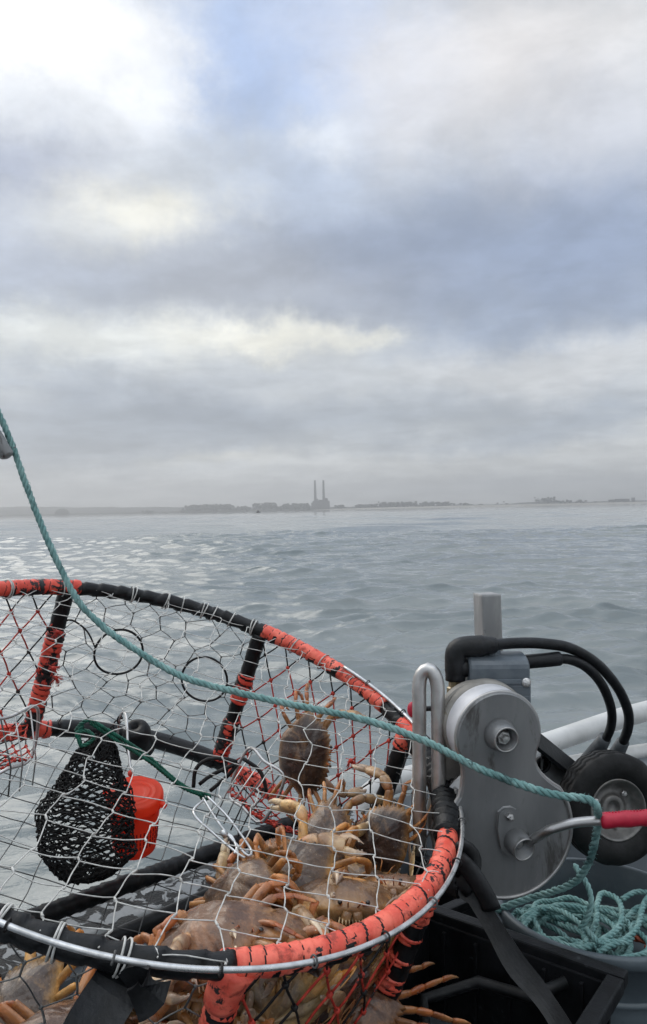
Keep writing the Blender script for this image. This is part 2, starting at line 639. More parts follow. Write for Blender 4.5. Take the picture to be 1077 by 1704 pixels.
def translucent(m_, amount, colour):
    t = m_.node_tree
    pr = next(n for n in t.nodes if n.type == 'BSDF_PRINCIPLED')
    ou = next(n for n in t.nodes if n.type == 'OUTPUT_MATERIAL')
    tr = t.nodes.new('ShaderNodeBsdfTranslucent')
    tr.inputs[0].default_value = colour
    mx = t.nodes.new('ShaderNodeMixShader')
    mx.inputs[0].default_value = amount
    t.links.new(pr.outputs[0], mx.inputs[1])
    t.links.new(tr.outputs[0], mx.inputs[2])
    t.links.new(mx.outputs[0], ou.inputs[0])


translucent(M['jar'], .55, (1.0, .17, .075, 1))
M['grip'] = material('red_grip', (.42, .010, .035, 1), (.55, .018, .05, 1), 0.45, scale=30, bump=0.2)
M['tub'] = material('grey_tub_plastic', (.07, .09, .105, 1), (.10, .125, .142, 1), 0.42, scale=14, bump=0.15, spots=[((.12, .14, .15, 1), 40, .68, .06)])
M['crate'] = material('black_crate_plastic', (.0035, .004, .005, 1), (.011, .012, .014, 1), 0.5, scale=16, bump=0.6, bscale=70, spec=.22, spots=[((.035, .04, .044, 1), 30, .64, .06)])
M['strap'] = material('black_strap_rubber', (.005, .0055, .006, 1), (.016, .017, .019, 1), 0.48, spec=.35, scale=20, bump=0.6, bscale=60, spots=[((.055, .058, .06, 1), 40, .64, .08)])
M['hull'] = material('grey_hull_paint', (.10, .118, .135, 1), (.145, .163, .18, 1), 0.40, scale=9, bump=0.1, spots=[((.07, .078, .085, 1), 20, .62, .1)])
M['white_rail'] = material('white_painted_rail', (.50, .50, .49, 1), (.62, .62, .61, 1), 0.35, scale=12, bump=0.08, spots=[((.42, .41, .39, 1), 30, .66, .06)])
M['dark'] = material('dark_deck', (.012, .013, .015, 1), (.03, .032, .036, 1), 0.4, scale=12, bump=0.3)


def mat_wet_mat():
    m_ = bpy.data.materials.new('wet_black_gunwale_mat')
    m_.use_nodes = True
    N = Nodes(m_.node_tree)
    tc = N.n('ShaderNodeTexCoord')
    vec = tc.outputs['Object']
    grey_patch = N.smooth(N.noise(vec, 24, 5.0, 0.55, 0.9), 0.49, 0.515)  # mask of grey, glossier patches mixed into the black base colour
    bs = N.n('ShaderNodeBsdfPrincipled')
    N.link(N.mix(N.noise(vec, 40), (.004, .0045, .005, 1), (.010, .011, .012, 1)), bs.inputs['Base Color'])
    base_ = N.mix(grey_patch, N.mix(N.noise(vec, 40), (.004, .0045, .005, 1), (.010, .011, .012, 1)), N.mix(N.noise(vec, 60), (.16, .175, .18, 1), (.26, .275, .28, 1)))
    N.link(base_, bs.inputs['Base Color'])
    N.link(N.m('ADD', N.m('MULTIPLY', grey_patch, -0.34), 0.40), bs.inputs['Roughness'])
    N.link(N.m('ADD', N.m('MULTIPLY', grey_patch, 0.6), 0.25), bs.inputs['Specular IOR Level'])
    bp = N.n('ShaderNodeBump')
    bp.inputs['Strength'].default_value = 0.6
    bp.inputs['Distance'].default_value = 0.004
    h = N.m('ADD', grey_patch, N.m('MULTIPLY', N.m('SUBTRACT', 1.0, grey_patch), N.m('MULTIPLY', N.noise(vec, 160, 3.0), 0.8)))
    N.link(h, bp.inputs['Height'])
    N.link(bp.outputs[0], bs.inputs['Normal'])
    out = N.n('ShaderNodeOutputMaterial')
    N.link(bs.outputs[0], out.inputs[0])
    return m_


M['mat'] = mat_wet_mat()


def mat_crab():
    m_ = bpy.data.materials.new('crab_shell')
    m_.use_nodes = True
    N = Nodes(m_.node_tree)
    at_ = N.n('ShaderNodeAttribute')
    at_.attribute_name = 'tint'
    oi = N.n('ShaderNodeObjectInfo')
    tc = N.n('ShaderNodeTexCoord')
    add = N.n('ShaderNodeVectorMath', operation='ADD')
    N.link(tc.outputs['Object'], add.inputs[0])
    N.link(oi.outputs['Location'], add.inputs[1])
    vec = add.outputs[0]
    big = N.noise(vec, 26, 6.0, 0.6, 0.4)
    fine = N.noise(vec, 190, 4.0, 0.6)
    c = N.mix(N.m('MULTIPLY', N.smooth(big, 0.42, 0.60), 0.85), at_.outputs['Color'], N.mix(1.0, at_.outputs['Color'], (.42, .36, .37, 1), 'MULTIPLY'))
    c = N.mix(N.m('MULTIPLY', N.smooth(N.noise(vec, 19, 6.0, 0.65, 0.9), 0.50, 0.64), 0.65), c, N.mix(0.45, N.mix(1.0, c, (2.1, 1.75, 1.4, 1), 'MULTIPLY'), (.38, .22, .09, 1)))
    c = N.mix(N.m('MULTIPLY', N.smooth(fine, 0.60, 0.72), 0.35), c, (.44, .33, .22, 1))
    c = N.mix(N.m('MULTIPLY', N.smooth(N.noise(vec, 55, 7.0, 0.7), 0.60, 0.68), 0.6), c, (.05, .035, .03, 1))
    hs = N.n('ShaderNodeHueSaturation')
    N.link(c, hs.inputs['Color'])
    N.link(N.m('ADD', N.m('MULTIPLY', oi.outputs['Random'], 0.025), 0.4875), hs.inputs['Hue'])
    N.link(N.m('ADD', N.m('MULTIPLY', oi.outputs['Random'], 0.5), 0.92), hs.inputs['Value'])
    bs = N.n('ShaderNodeBsdfPrincipled')
    N.link(hs.outputs[0], bs.inputs['Base Color'])
    N.link(N.m('ADD', N.m('MULTIPLY', big, 0.3), 0.13), bs.inputs['Roughness'])
    bs.inputs['Coat Weight'].default_value = 0.35
    bs.inputs['Coat Roughness'].default_value = 0.08
    bp = N.n('ShaderNodeBump')
    bp.inputs['Strength'].default_value = 0.6
    bp.inputs['Distance'].default_value = 0.0016
    N.link(N.m('ADD', fine, N.m('MULTIPLY', big, 2.0)), bp.inputs['Height'])
    N.link(bp.outputs[0], bs.inputs['Normal'])
    out = N.n('ShaderNodeOutputMaterial')
    N.link(bs.outputs[0], out.inputs[0])
    return m_


M['crab'] = mat_crab()


def mat_water():
    m_ = bpy.data.materials.new('sea_water')
    m_.use_nodes = True
    N = Nodes(m_.node_tree)
    tc = N.n('ShaderNodeTexCoord')
    mp = N.n('ShaderNodeMapping')
    mp.inputs['Scale'].default_value = (0.6, 1.7, 1)
    mp.inputs['Rotation'].default_value = (0, 0, R(14))
    N.link(tc.outputs['Object'], mp.inputs[0])
    vec = mp.outputs[0]
    bs = N.n('ShaderNodeBsdfPrincipled')
    patch = N.noise(vec, 0.16, 4.0, 0.6)
    N.link(N.mix(N.smooth(patch, 0.3, 0.7), (.135, .160, .164, 1), (.20, .222, .22, 1)), bs.inputs['Base Color'])
    bs.inputs['Roughness'].default_value = 0.03
    bs.inputs['IOR'].default_value = 1.55
    b1 = N.n('ShaderNodeBump')
    b1.inputs['Strength'].default_value = 1.0
    b1.inputs['Distance'].default_value = 0.014
    N.link(N.noise(vec, 4.5, 6.0, 0.6, 0.8), b1.inputs['Height'])
    N.link(b1.outputs[0], bs.inputs['Normal'])
    out = N.n('ShaderNodeOutputMaterial')
    N.link(bs.outputs[0], out.inputs[0])
    return m_


M['water'] = mat_water()
M['far_land'] = material('far_land', (.035, .040, .034, 1), (.07, .07, .058, 1), 0.9, scale=.02, bump=0)
M['far_trees'] = material('far_trees', (.03, .04, .03, 1), (.06, .07, .05, 1), 0.9, scale=.05, bump=0)
M['far_sand'] = material('far_sand', (.42, .39, .34, 1), (.52, .49, .44, 1), 0.9, scale=.02, bump=0)
M['far_concrete'] = material('far_concrete', (.10, .10, .10, 1), (.15, .148, .145, 1), 0.9, scale=.05, bump=0)
M['far_dark'] = material('far_dark', (.03, .032, .035, 1), (.05, .05, .055, 1), 0.8, scale=.3, bump=0)

# ------------------------------------------------------------------ the sea


def build_sea():
    fine = np.radians(np.arange(-30, 30.01, 0.13))
    coarse = np.radians(np.concatenate([np.arange(30.8, 60, 0.8), np.arange(60, 301, 3.0), np.arange(300.5, 328.5, 0.8)]))
    az = np.concatenate([fine, coarse])
    na = len(az)
    rad = np.concatenate([[0.4, 0.9, 1.4], np.exp(np.concatenate([np.linspace(math.log(1.8), math.log(3.0), 60), np.linspace(math.log(3.02), math.log(60), 900), np.linspace(math.log(60.5), math.log(6200), 420)]))])
    nr = len(rad)
    A, Rr = np.meshgrid(az, rad)
    X = Rr * np.sin(A)
    Y = Rr * np.cos(A)
    step = np.maximum(np.gradient(rad)[:, None], 0.02)
    step = np.maximum(step, np.where(np.abs(A) > R(30.2), Rr * 0.02, 0))
    Z = np.zeros_like(X)
    DX = np.zeros_like(X)
    DY = np.zeros_like(X)
    lams = np.exp(np.linspace(math.log(0.11), math.log(16.0), 120))
    for lam in lams:
        th = rng.normal(R(-102), R(26) if lam < 1.0 else R(22))
        k = 2 * math.pi / lam
        st = 0.028 if lam <= 0.28 else (0.060 if lam < 1.1 else (0.034 if lam < 2.4 else 0.014))
        amp = st / k * rng.uniform(0.5, 1.5)
        fade = np.clip((lam / step - 2.0) / 2.0, 0, 1)
        ph = k * (X * math.cos(th) + Y * math.sin(th)) + rng.uniform(0, 6.28)
        c_ = np.cos(ph)
        s_ = np.sin(ph)
        Z += amp * fade * c_
        DX -= amp * fade * s_ * math.cos(th) * 0.8
        DY -= amp * fade * s_ * math.sin(th) * 0.8
    # patchy gusts: calmer and rougher lanes
    gust = 0.85 + 0.35 * np.sin(X * 0.21 + 0.9 * np.sin(Y * 0.13)) * np.sin(Y * 0.09 + 1.3 + 0.5 * np.sin(X * 0.17))
    near = np.clip((Rr - 1.2) / 1.6, 0, 1)
    Z *= gust * near
    # two steeper wavelets crossing ahead on the right
    for (x0, y0, L, wdt, h, tilt) in [(4.0, 11.6, .9, .20, .17, .10), (4.9, 11.2, .8, .16, .12, -.12), (3.1, 11.0, .4, .14, .09, .1), (2.9, 8.2, .5, .13, .055, .0), (3.3, 8.5, .7, .14, .05, -.1), (1.2, 14.5, 1.0, .2, .08, .05), (4.2, 17.0, .5, .2, .09, .0)]:
        xx = (X - x0) * math.cos(tilt) + (Y - y0) * math.sin(tilt)
        yy = -(X - x0) * math.sin(tilt) + (Y - y0) * math.cos(tilt)
        Z += h * np.exp(-(xx / L) ** 2) * np.exp(-(yy / wdt) ** 2) * (1 + .3 * np.sin(xx * 7))
    X = X + DX * near
    Y = Y + DY * near
    V = np.stack([X, Y, Z], -1).reshape(-1, 3)
    i = np.arange(nr - 1)[:, None] * na
    j = np.arange(na)[None, :]
    j2 = (j + 1) % na
    q = np.stack([i + j, i + na + j, i + na + j2, i + j2], -1).reshape(-1, 4)[:, ::-1]
    me = bpy.data.meshes.new('sea')
    me.vertices.add(len(V))
    me.vertices.foreach_set('co', V.astype(np.float32).ravel())
    me.loops.add(q.size)
    me.loops.foreach_set('vertex_index', q.astype(np.int32).ravel())
    me.polygons.add(len(q))
    me.polygons.foreach_set('loop_start', np.arange(0, q.size, 4, dtype=np.int32))
    me.polygons.foreach_set('use_smooth', np.ones(len(q), dtype=bool))
    me.materials.append(M['water'])
    me.update(calc_edges=True)
    me.validate()
    # normals must point up
    if me.polygons[len(me.polygons) // 2].normal.z < 0:
        me.flip_normals()
    o = bpy.data.objects.new('sea', me)
    col.objects.link(o)
    tag(o, 'grey rippled sea reflecting the clouds', 'sea', kind='structure')


build_sea()

# ------------------------------------------------------------------ far shore
D0 = 4000.0


def fx(px, D=D0):
    return (px - CX) / F * D


def ridge(name, prof, D, depth, mat, label, cat, kind, rough=0.25, step=6.0):
    """strip of land from a height profile [(px, metres)], with real depth and a rounded section"""
    mb = MB()
    xs = np.arange(fx(prof[0][0], D), fx(prof[-1][0], D), step)
    hp = np.interp(xs, [fx(p[0], D) for p in prof], [p[1] for p in prof])
    sec = [(0.0, -3.0), (0.02, 0.15), (0.10, 0.6), (0.3, 0.9), (0.5, 1.0), (0.75, 0.8), (0.95, 0.2), (1.0, -3.0)]
    verts, faces = [], []
    for i, (x, h) in enumerate(zip(xs, hp)):
        for (d, k) in sec:
            nz = mnoise.noise(Vector((x * 0.02, d * 9, 3.3))) + 0.6 * mnoise.noise(Vector((x * 0.07, d * 17, 9.1)))
            zz = k if k < 0 else h * k * (1 + rough * nz)
            verts.append((x, D + d * depth + 25 * mnoise.noise(Vector((x * .01, d * 4, 1))), zz))
    m = len(sec)
    for i in range(len(xs) - 1):
        for k in range(m - 1):
            faces.append((i * m + k, (i + 1) * m + k, (i + 1) * m + k + 1, i * m + k + 1))
    mb.add(verts, faces, 0, False)
    o = mb.build(name, mat)
    return tag(o, label, cat, kind=kind)


ridge('far_hills', [(-900, 60), (-300, 85), (0, 66), (90, 56), (140, 50), (230, 44), (330, 38), (430, 26), (600, 18), (900, 14), (1900, 18)], 5300, 700, M['far_land'],
      'low hazy hills behind the shore', 'hills', 'structure', 0.12, 60)
ridge('shore_land', [(-900, 9), (0, 8), (60, 8), (97, 9), (110, 7), (300, 9), (390, 12), (520, 13), (640, 12), (760, 12), (880, 10), (905, 22), (930, 24), (990, 15), (1077, 17), (1900, 14)], D0, 700, M['far_land'],
      'low shoreline under haze', 'shore', 'structure', 0.2, 8)
ridge('beach', [(520, 1.5), (620, 6), (760, 7.5), (900, 8), (1077, 9), (1900, 9)], D0 - 340, 260, M['far_sand'], 'pale beach along the shore', 'beach', 'structure', 0.1, 10)


def tree_clump():
    """woods along the shore that read as one mass: many small leafy lumps"""
    mb = MB()
    rr = random.Random(5)
    for (p0, p1, h, n) in [(300, 388, 31, 330), (392, 412, 22, 40), (418, 462, 33, 120), (464, 518, 29, 140), (556, 575, 20, 30), (590, 640, 20, 70), (634, 646, 30, 20), (640, 705, 26, 140),
                           (705, 760, 24, 80), (770, 790, 18, 14), (800, 812, 20, 8), (838, 850, 20, 12), (228, 250, 14, 14), (912, 935, 34, 40), (940, 1000, 22, 60)]:
        for i in range(n):
            u = rr.random()
            px = p0 + (p1 - p0) * u
            edge = min(1.0, min(u, 1 - u) * 5 + 0.45)
            top = 1.45 * h * edge * rr.uniform(0.45, 1.0)
            r_ = rr.uniform(4, 9)
            mb.ball((fx(px), D0 + rr.uniform(-20, 300), max(3, top - r_)), r_, seg=6, rings=4, scale=(rr.uniform(.8, 1.6), 1, rr.uniform(.6, 1.1)))
    o = mb.build('shore_woods', M['far_trees'])
    tag(o, 'hazy line of dark woods along the far shore', 'woods', kind='stuff')


tree_clump()
mb = MB()
mb.ball((fx(97), D0 + 60, 4), 34, seg=18, rings=10, scale=(1.15, 1, .92))
tag(mb.build('dome_hill', M['far_land']), 'small dome shaped hill on the far shore at left', 'hill', kind='structure')

ps = thing('power_station', (fx(535), D0 - 60, 0), 'hazy power station with two tall thin chimneys on the far shore', 'power station')
mb = MB()
for (p0, p1, h, y0) in [(521, 548, 47, 0), (524, 530, 58, 10), (541, 546, 60, 10), (531, 541, 52, 14), (519, 523, 38, -6), (546, 549, 44, -4)]:
    mb.box((fx((p0 + p1) / 2), D0 - 60 + y0, h / 2 - 1), ((fx(p1) - fx(p0)) / 2, 0, 0), (0, 30, 0), (0, 0, h / 2 + 1), 1.0)
mb.build('boiler_house', M['far_concrete'], ps)
for px in (525.5, 539.3):
    mb = MB()
    mb.lathe([(8.2, 0), (7.0, 60), (5.6, 110), (4.9, 146), (5.4, 147), (5.4, 152), (4.0, 152)], (fx(px), D0 - 60, 0), (0, 0, 1), 20)
    mb.build('chimney', M['far_concrete'], ps)
for (p0, p1, h, lab) in [(1009, 1018, 22, 'small hazy flat roofed block left of the long shore building at far right'), (1020, 1042, 25, 'long hazy flat roofed building on the shore at far right'), (1047, 1051, 30, 'narrow hazy tower beside the long shore building at far right'),
                         (484, 489, 24, 'narrow hazy shed on the shore left of the power station')]:
    t = thing('shore_building', (fx((p0 + p1) / 2), D0 - 40, 0), lab, 'building', 'buildings on the far shore')
    mb = MB()
    mb.box((fx((p0 + p1) / 2), D0 - 40, h / 2), ((fx(p1) - fx(p0)) / 2, 0, 0), (0, 9, 0), (0, 0, h / 2), 0.6)
    mb.build('wall', M['far_concrete'], t)
    mb = MB()
    mb.box((fx((p0 + p1) / 2), D0 - 40, h + .6), ((fx(p1) - fx(p0)) / 2 + .8, 0, 0), (0, 9.8, 0), (0, 0, .6))
    mb.build('roof', M['far_dark'], t)
# a small boat far out
fb = thing('far_boat', (fx(430, 900), 900, 0), 'tiny dark boat far out below the shore woods', 'boat')
mb = MB()
x0 = fx(430, 900)
mb.prism([(-2.6, 0), (2.2, 0), (3.0, .9), (-2.8, .8)], (x0, 900, -.1), (1, 0, 0), (0, 0, 1), (0, 1, 0), -.9, .9, .1)
mb.build('hull', M['far_dark'], fb)
mb = MB()
mb.box((x0 - .3, 900, 1.5), (.8, 0, 0), (0, .6, 0), (0, 0, .75), .1)
mb.build('cabin', M['far_dark'], fb)

# ------------------------------------------------------------------ our boat
boat = thing('fishing_boat', W(0.9, 1.4, -1.5), 'grey fishing boat gunwale and side rail under the crab pot', 'boat')
GUN = [(-2.6, -0.85), (-1.25, .72), (-.526, 1.415), (-.08, 1.84), (.45, 2.135), (.957, 2.38), (1.9, 2.72), (3.2, 3.0)]
GZ = -.74


def gun_curve(ds=0.03):
    return [(p.x, p.y) for p in spline([Vector((a, b, 0)) for a, b in GUN], ds)]


GC = gun_curve()


def gun_off(off):
    res = []
    for i, p in enumerate(GC):
        a, b = GC[max(i - 1, 0)], GC[min(i + 1, len(GC) - 1)]
        t = Vector((b[0] - a[0], b[1] - a[1])).normalized()
        res.append((p[0] + t.y * off, p[1] - t.x * off))
    return res


def sweep(profile, i0=0, i1=None):
    """profile [(inward offset, z)] swept along the gunwale"""
    mb = MB()
    i1 = i1 or len(GC)
    rows = [gun_off(o) for o, z in profile]
    verts, faces = [], []
    n = len(profile)
    for i in range(i0, i1):
        for k, (o, z) in enumerate(profile):
            verts.append(W(rows[k][i][0], rows[k][i][1], z))
    for i in range(i1 - i0 - 1):
        for k in range(n - 1):
            faces.append((i * n + k, i * n + k + 1, (i + 1) * n + k + 1, (i + 1) * n + k))
    mb.add(verts, faces, 0, False)
    return mb


sweep([(-.12, -2.1), (-.04, -1.2), (-.012, -.80), (-.012, GZ - .012), (-.002, GZ), (.19, GZ), (.205, GZ - .012), (.205, -1.56)]).build('hull', M['hull'], boat)
imat = next(i for i, p in enumerate(GC) if p[0] > .12)
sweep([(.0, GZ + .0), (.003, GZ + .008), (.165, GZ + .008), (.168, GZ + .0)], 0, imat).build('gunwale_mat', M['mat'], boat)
mb = MB()
lip = [W(a, b, GZ + .012) for a, b in gun_off(.186)[:imat]]
mb.tube(lip, .016, 10)
mb.build('inner_lip', M['rubber'], boat)
sweep([(.206, -.86), (.215, -.848), (.72, -.86), (.73, -.87), (.73, -1.55)], 0, next(i for i, p in enumerate(GC) if p[0] > -.02)).build('side_shelf', M['hull'], boat)
mb = MB()
dk = [W(a, b, -1.5) for a, b in gun_off(.2)]
dk2 = [W(a + 2.2, b - 2.4, -1.5) for a, b in gun_off(.2)]
mb.add(dk + dk2, [(i, i + 1, len(dk) + i + 1, len(dk) + i) for i in range(len(dk) - 1)], 0, False)
mb.build('deck', M['dark'], boat)
mb = MB()
rail = [W(-.005, 1.82, -.80), W(.035, 1.865, -.785), W(.075, 1.915, -.755), W(.118, 1.955, -.715), W(.19, 2.0, -.695), W(.40, 2.105, -.685), W(.628, 2.205, -.662), W(.995, 2.38, -.612), W(1.5, 2.56, -.57), W(2.4, 2.8, -.5)]
mb.tube(spline(rail, .02), .030, 18)
mb.build('rail', M['white_rail'], boat)
for (x, y, z) in [(.30, 2.055, -.69), (1.35, 2.51, -.585)]:
    mb = MB()
    mb.tube([W(x, y, z), W(x, y + .02, GZ)], .018, 12)
    mb.build('rail_stanchion', M['white_rail'], boat)
mb = MB()
mb.tube([W(a, b, GZ + .012) for a, b in gun_off(.03)[imat + 6:]], .022, 12)
mb.build('gunwale_strip', M['white_rail'], boat)

# ------------------------------------------------------------------ crab pot
PC = Vector((-0.2562, 1.2502, -0.3305))
pn = Vector((0.3069, -0.21543, 0.92704))
pu = Vector((0.95174, 0.06947, -0.29894))
pv = Vector((0.0, 0.97404, 0.22636))
PR, PH = 0.48, 0.34
POT_N = WD(*pn)


def potc(a, r=PR, h=0.0):
    return PC + (pu * math.cos(R(a)) + pv * math.sin(R(a))) * r + pn * h


def pot(a, r=PR, h=0.0):
    return W(*potc(a, r, h))


def potxy(x, y, h=0.0):
    return W(*(PC + pu * x + pv * y + pn * h))


def top_depth(px, py):
    d = Vector(((px - CX) / F, 1.0, -(py - CY) / F))
    return PC.dot(pn) / d.dot(pn)


pot_t = thing('crab_pot', pot(0, 0, -PH), 'large round crab pot bound in black and orange with white mesh top, full of crabs', 'crab pot')


def arc(a0, a1, r=PR, h=0.0, step=0.5):
    n = max(2, int(abs(a1 - a0) / step))
    return [pot(a0 + (a1 - a0) * i / n, r, h) for i in range(n + 1)]


TR = 0.0145
wrapped(arc(0, 359.6, PR, 0, .4), TR, .034, .26, 16, True, seed=1, lump=.10).build('top_ring', M['rubber'], pot_t)
wrapped(arc(0, 359.5, PR, -PH), TR * 1.12, .034, .10, 14, True, seed=2).build('bottom_ring', M['rubber'], pot_t)
for (a0, a1, key, sd_) in [(34, 74.5, 'orange', 3), (124, 186, 'orange_old', 4), (-69.5, -13, 'orange', 5), (18, 27, 'orange_old', 6)]:
    wrapped(arc(a0, a1, PR, .0015, .22), TR + .0012, .021, .10, 18, seed=sd_, seam_mi=1, seam_w=.085, lump=.06).build('tape_wrap', [M[key], M['rubber']], pot_t)
for (a0, a1, key, sd_) in [(33, 71, 'orange', 7), (122, 178, 'orange_old', 8)]:
    wrapped(arc(a0, a1, PR, -PH, .22), TR * 1.12 + .002, .024, .24, 18, seed=sd_, seam_mi=1, seam_w=.16, lump=.07).build('tape_wrap', [M[key], M['rubber']], pot_t)
# heavy rubber binding on the right of the ring
wrapped(arc(-13, 19, PR, 0, .25), TR + .006, .017, .34, 16, seed=9, lump=.16).build('rubber_binding', M['rubber'], pot_t)

POSTS = [127, 75, 24, -27, -69, -120, -172]
for i, a in enumerate(POSTS):
    path = [pot(a, PR - .002 + .004 * math.sin(t * 3.1), -PH * t) for t in np.linspace(.02, .98, 60)]
    p_o = wrapped(path, .0165, .03, .12, 14, seed=20 + i).build('post', M['rubber'], pot_t)
    rg_ = {127: [(.30, .95, 'orange_old')], 75: [(.32, .52, 'orange_old'), (.66, .96, 'orange_old')], 24: [(.02, .1, 'orange')],
           -27: [(.02, .20, 'orange'), (.26, .29, 'orange'), (.37, .40, 'orange'), (.47, .54, 'orange'), (.57, .59, 'orange'), (.62, .65, 'orange'), (.68, .78, 'orange')],
           -69: [(.0, .55, 'orange')]}.get(a, [])
    for (t0, t1, key) in rg_:
        n = max(6, int((t1 - t0) * 170))
        pp = [pot(a, PR - .002, -PH * t) for t in np.linspace(t0, t1, n)]
        wrapped(pp, .0182, .014, .2, 16, seed=40 + i, seam_mi=1, seam_w=.16, lump=.1).build('post_tape', [M[key], M['rubber']], p_o)

# the collar where the front post meets the ring
mbc = MB()
pp = [pot(-69, PR, .0), pot(-69.5, PR + .001, -.02), pot(-69.5, PR, -.05)]
mbc.tube(spline(pp, .006), [.024, .023, .022, .021, .0205, .020, .0198, .0195, .019][:len(spline(pp, .006))] + [.019] * max(0, len(spline(pp, .006)) - 9), 14)
mbc.build('post_collar', M['orange'], pot_t)

# cross bar below, bound in black
wrapped([pot(46, PR, -PH) * (1 - t) + pot(226, PR, -PH) * t for t in np.linspace(0, 1, 240)], .0155, .026, .16, 14, seed=60).build('cross_bar', M['rubber'], pot_t)
wrapped([pot(8, PR, -PH) * (1 - t) + pot(264, PR, -PH) * t for t in np.linspace(0, 1, 240)], .012, .03, .1, 12, seed=61).build('cross_bar', M['rubber'], pot_t)

# lid hoop of bare steel
HC = pn * .020 + pu * .012 - pv * .022


def hoop(a, r=.480):
    return W(*(PC + HC + (pu * math.cos(R(a)) + pv * math.sin(R(a))) * r))


mb = MB()
mb.tube([hoop(a) for a in np.arange(52, -136, -1.5)], .0034, 10)
hoop_o = mb.build('lid_hoop', M['hoop'], pot_t)
for a in list(range(-125, 50, 13)):
    mb = MB()
    c_ = W(*(PC + HC * .5 + (pu * math.cos(R(a)) + pv * math.sin(R(a))) * .48))
    e1 = (WD(*(pu * math.cos(R(a)) + pv * math.sin(R(a)))))
    hp_ = hoop(a)
    pts = [hp_ + (e1 * math.cos(q) + POT_N * math.sin(q)) * .0062 for q in np.linspace(0, 6.28, 12, endpoint=False)]
    mb.tube(pts, .0013, 5, closed=True)
    mb.build('hoop_tie', M['net_black'] if a % 2 else M['wire'], hoop_o)

# white lashings round the ring
lash = [(142, 2), (128.5, 1), (110, 2), (101, 2), (97, 1), (91, 2), (88.5, 1), (83.5, 1), (77, 2), (65, 1), (56, 1), (-84, 2), (-92, 2), (-99, 2), (-107, 2), (-116, 2), (-128, 2), (150, 1), (161, 2)]
for a, n in lash:
    mb = MB()
    for q in range(n):
        aa = a + q * .55
        e1 = WD(*(pu * math.cos(R(aa)) + pv * math.sin(R(aa))))
        tl = random.uniform(-.25, .25)
        e2 = (POT_N + WD(*(-pu * math.sin(R(aa)) + pv * math.cos(R(aa)))) * tl)
        pts = [pot(aa) + (e1 * math.cos(w_) + e2 * math.sin(w_)) * (TR * 1.16 + .0012) for w_ in np.linspace(0, 6.28, 18, endpoint=False)]
        mb.tube(pts, .0014, 5, closed=True)
    mb.build('lashing', M['twine'], pot_t)


# ---- nets
def strand(mb, f3, p, q, r, seed, sag=0.0, mi=0, wob=.004, seg=4, sides=5):
    d = (q[0] - p[0], q[1] - p[1])
    pts = []
    for i in range(seg + 1):
        t = i / seg
        w_ = math.sin(math.pi * t)
        a = wob * w_ * mnoise.noise(Vector((p[0] * 31 + seed, p[1] * 37, t)))
        pts.append(f3(p[0] + d[0] * t - d[1] * a * 18, p[1] + d[1] * t + d[0] * a * 18, sag * w_))
    mb.tube(pts, r, sides, mi=mi)


def top_net():
    mb = MB()
    su, sv = .060, .0505
    lim = .474

    def f3(x, y, s):
        rr = math.hypot(x, y) / .48
        hgt = .006 - .020 * max(0, 1 - rr * rr) + .010 * mnoise.noise(Vector((x * 6, y * 6, 2.2)))
        k = max(0, min(1, (rr - .80) / .2)) * .65
        o = HC * k if -130 < math.degrees(math.atan2(y, x)) < 55 else HC * 0
        return W(*(PC + o + pu * x + pv * y + pn * (hgt * (1 - k) + s)))

    def node(i, j):
        x = i * su + .020 * mnoise.noise(Vector((i * 1.7, j * 1.3, 5))) + j * .004
        y = j * sv + .017 * mnoise.noise(Vector((i * 1.1, j * 1.9, 8))) - .06 * (x * x) * 0.4
        k = .0036 + .003 * mnoise.noise(Vector((i * 2.2, j * 2.1, 1)))
        s = 1 if (i + j) % 2 else -1
        return (x - k * .6 * s, y + k), (x + k * .6 * s, y - k)

    def clip(p, q):
        rp, rq = math.hypot(*p), math.hypot(*q)
        if rp > lim and rq > lim:
            return None
        if rp <= lim and rq <= lim:
            return p, q
        a, b = (p, q) if rp <= lim else (q, p)
        lo, hi = 0.0, 1.0
        for _ in range(18):
            m_ = (lo + hi) / 2
            if math.hypot(a[0] + (b[0] - a[0]) * m_, a[1] + (b[1] - a[1]) * m_) > lim:
                hi = m_
            else:
                lo = m_
        return a, (a[0] + (b[0] - a[0]) * lo, a[1] + (b[1] - a[1]) * lo)
    for i in range(-10, 11):
        for j in range(-12, 13):
            A, B = node(i, j)
            Ar, Br = node(i + 1, j)
            Au, Bu = node(i, j - 1)
            for (p, q, r_) in [(A, B, .0014), (B, Ar, .00078), (B, Au, .00086)]:
                c_ = clip(p, q)
                if c_ and math.dist(*c_) > .003:
                    strand(mb, f3, c_[0], c_[1], r_, i * 7 + j, random.uniform(-.003, .003), seg=5 if r_ < .0013 else 2)
            if math.hypot(*A) < lim:
                mb.ball(f3((A[0] + B[0]) / 2, (A[1] + B[1]) / 2, 0), .0018, seg=5, rings=4)
    mb.build('top_net', M['twine'], pot_t)


top_net()


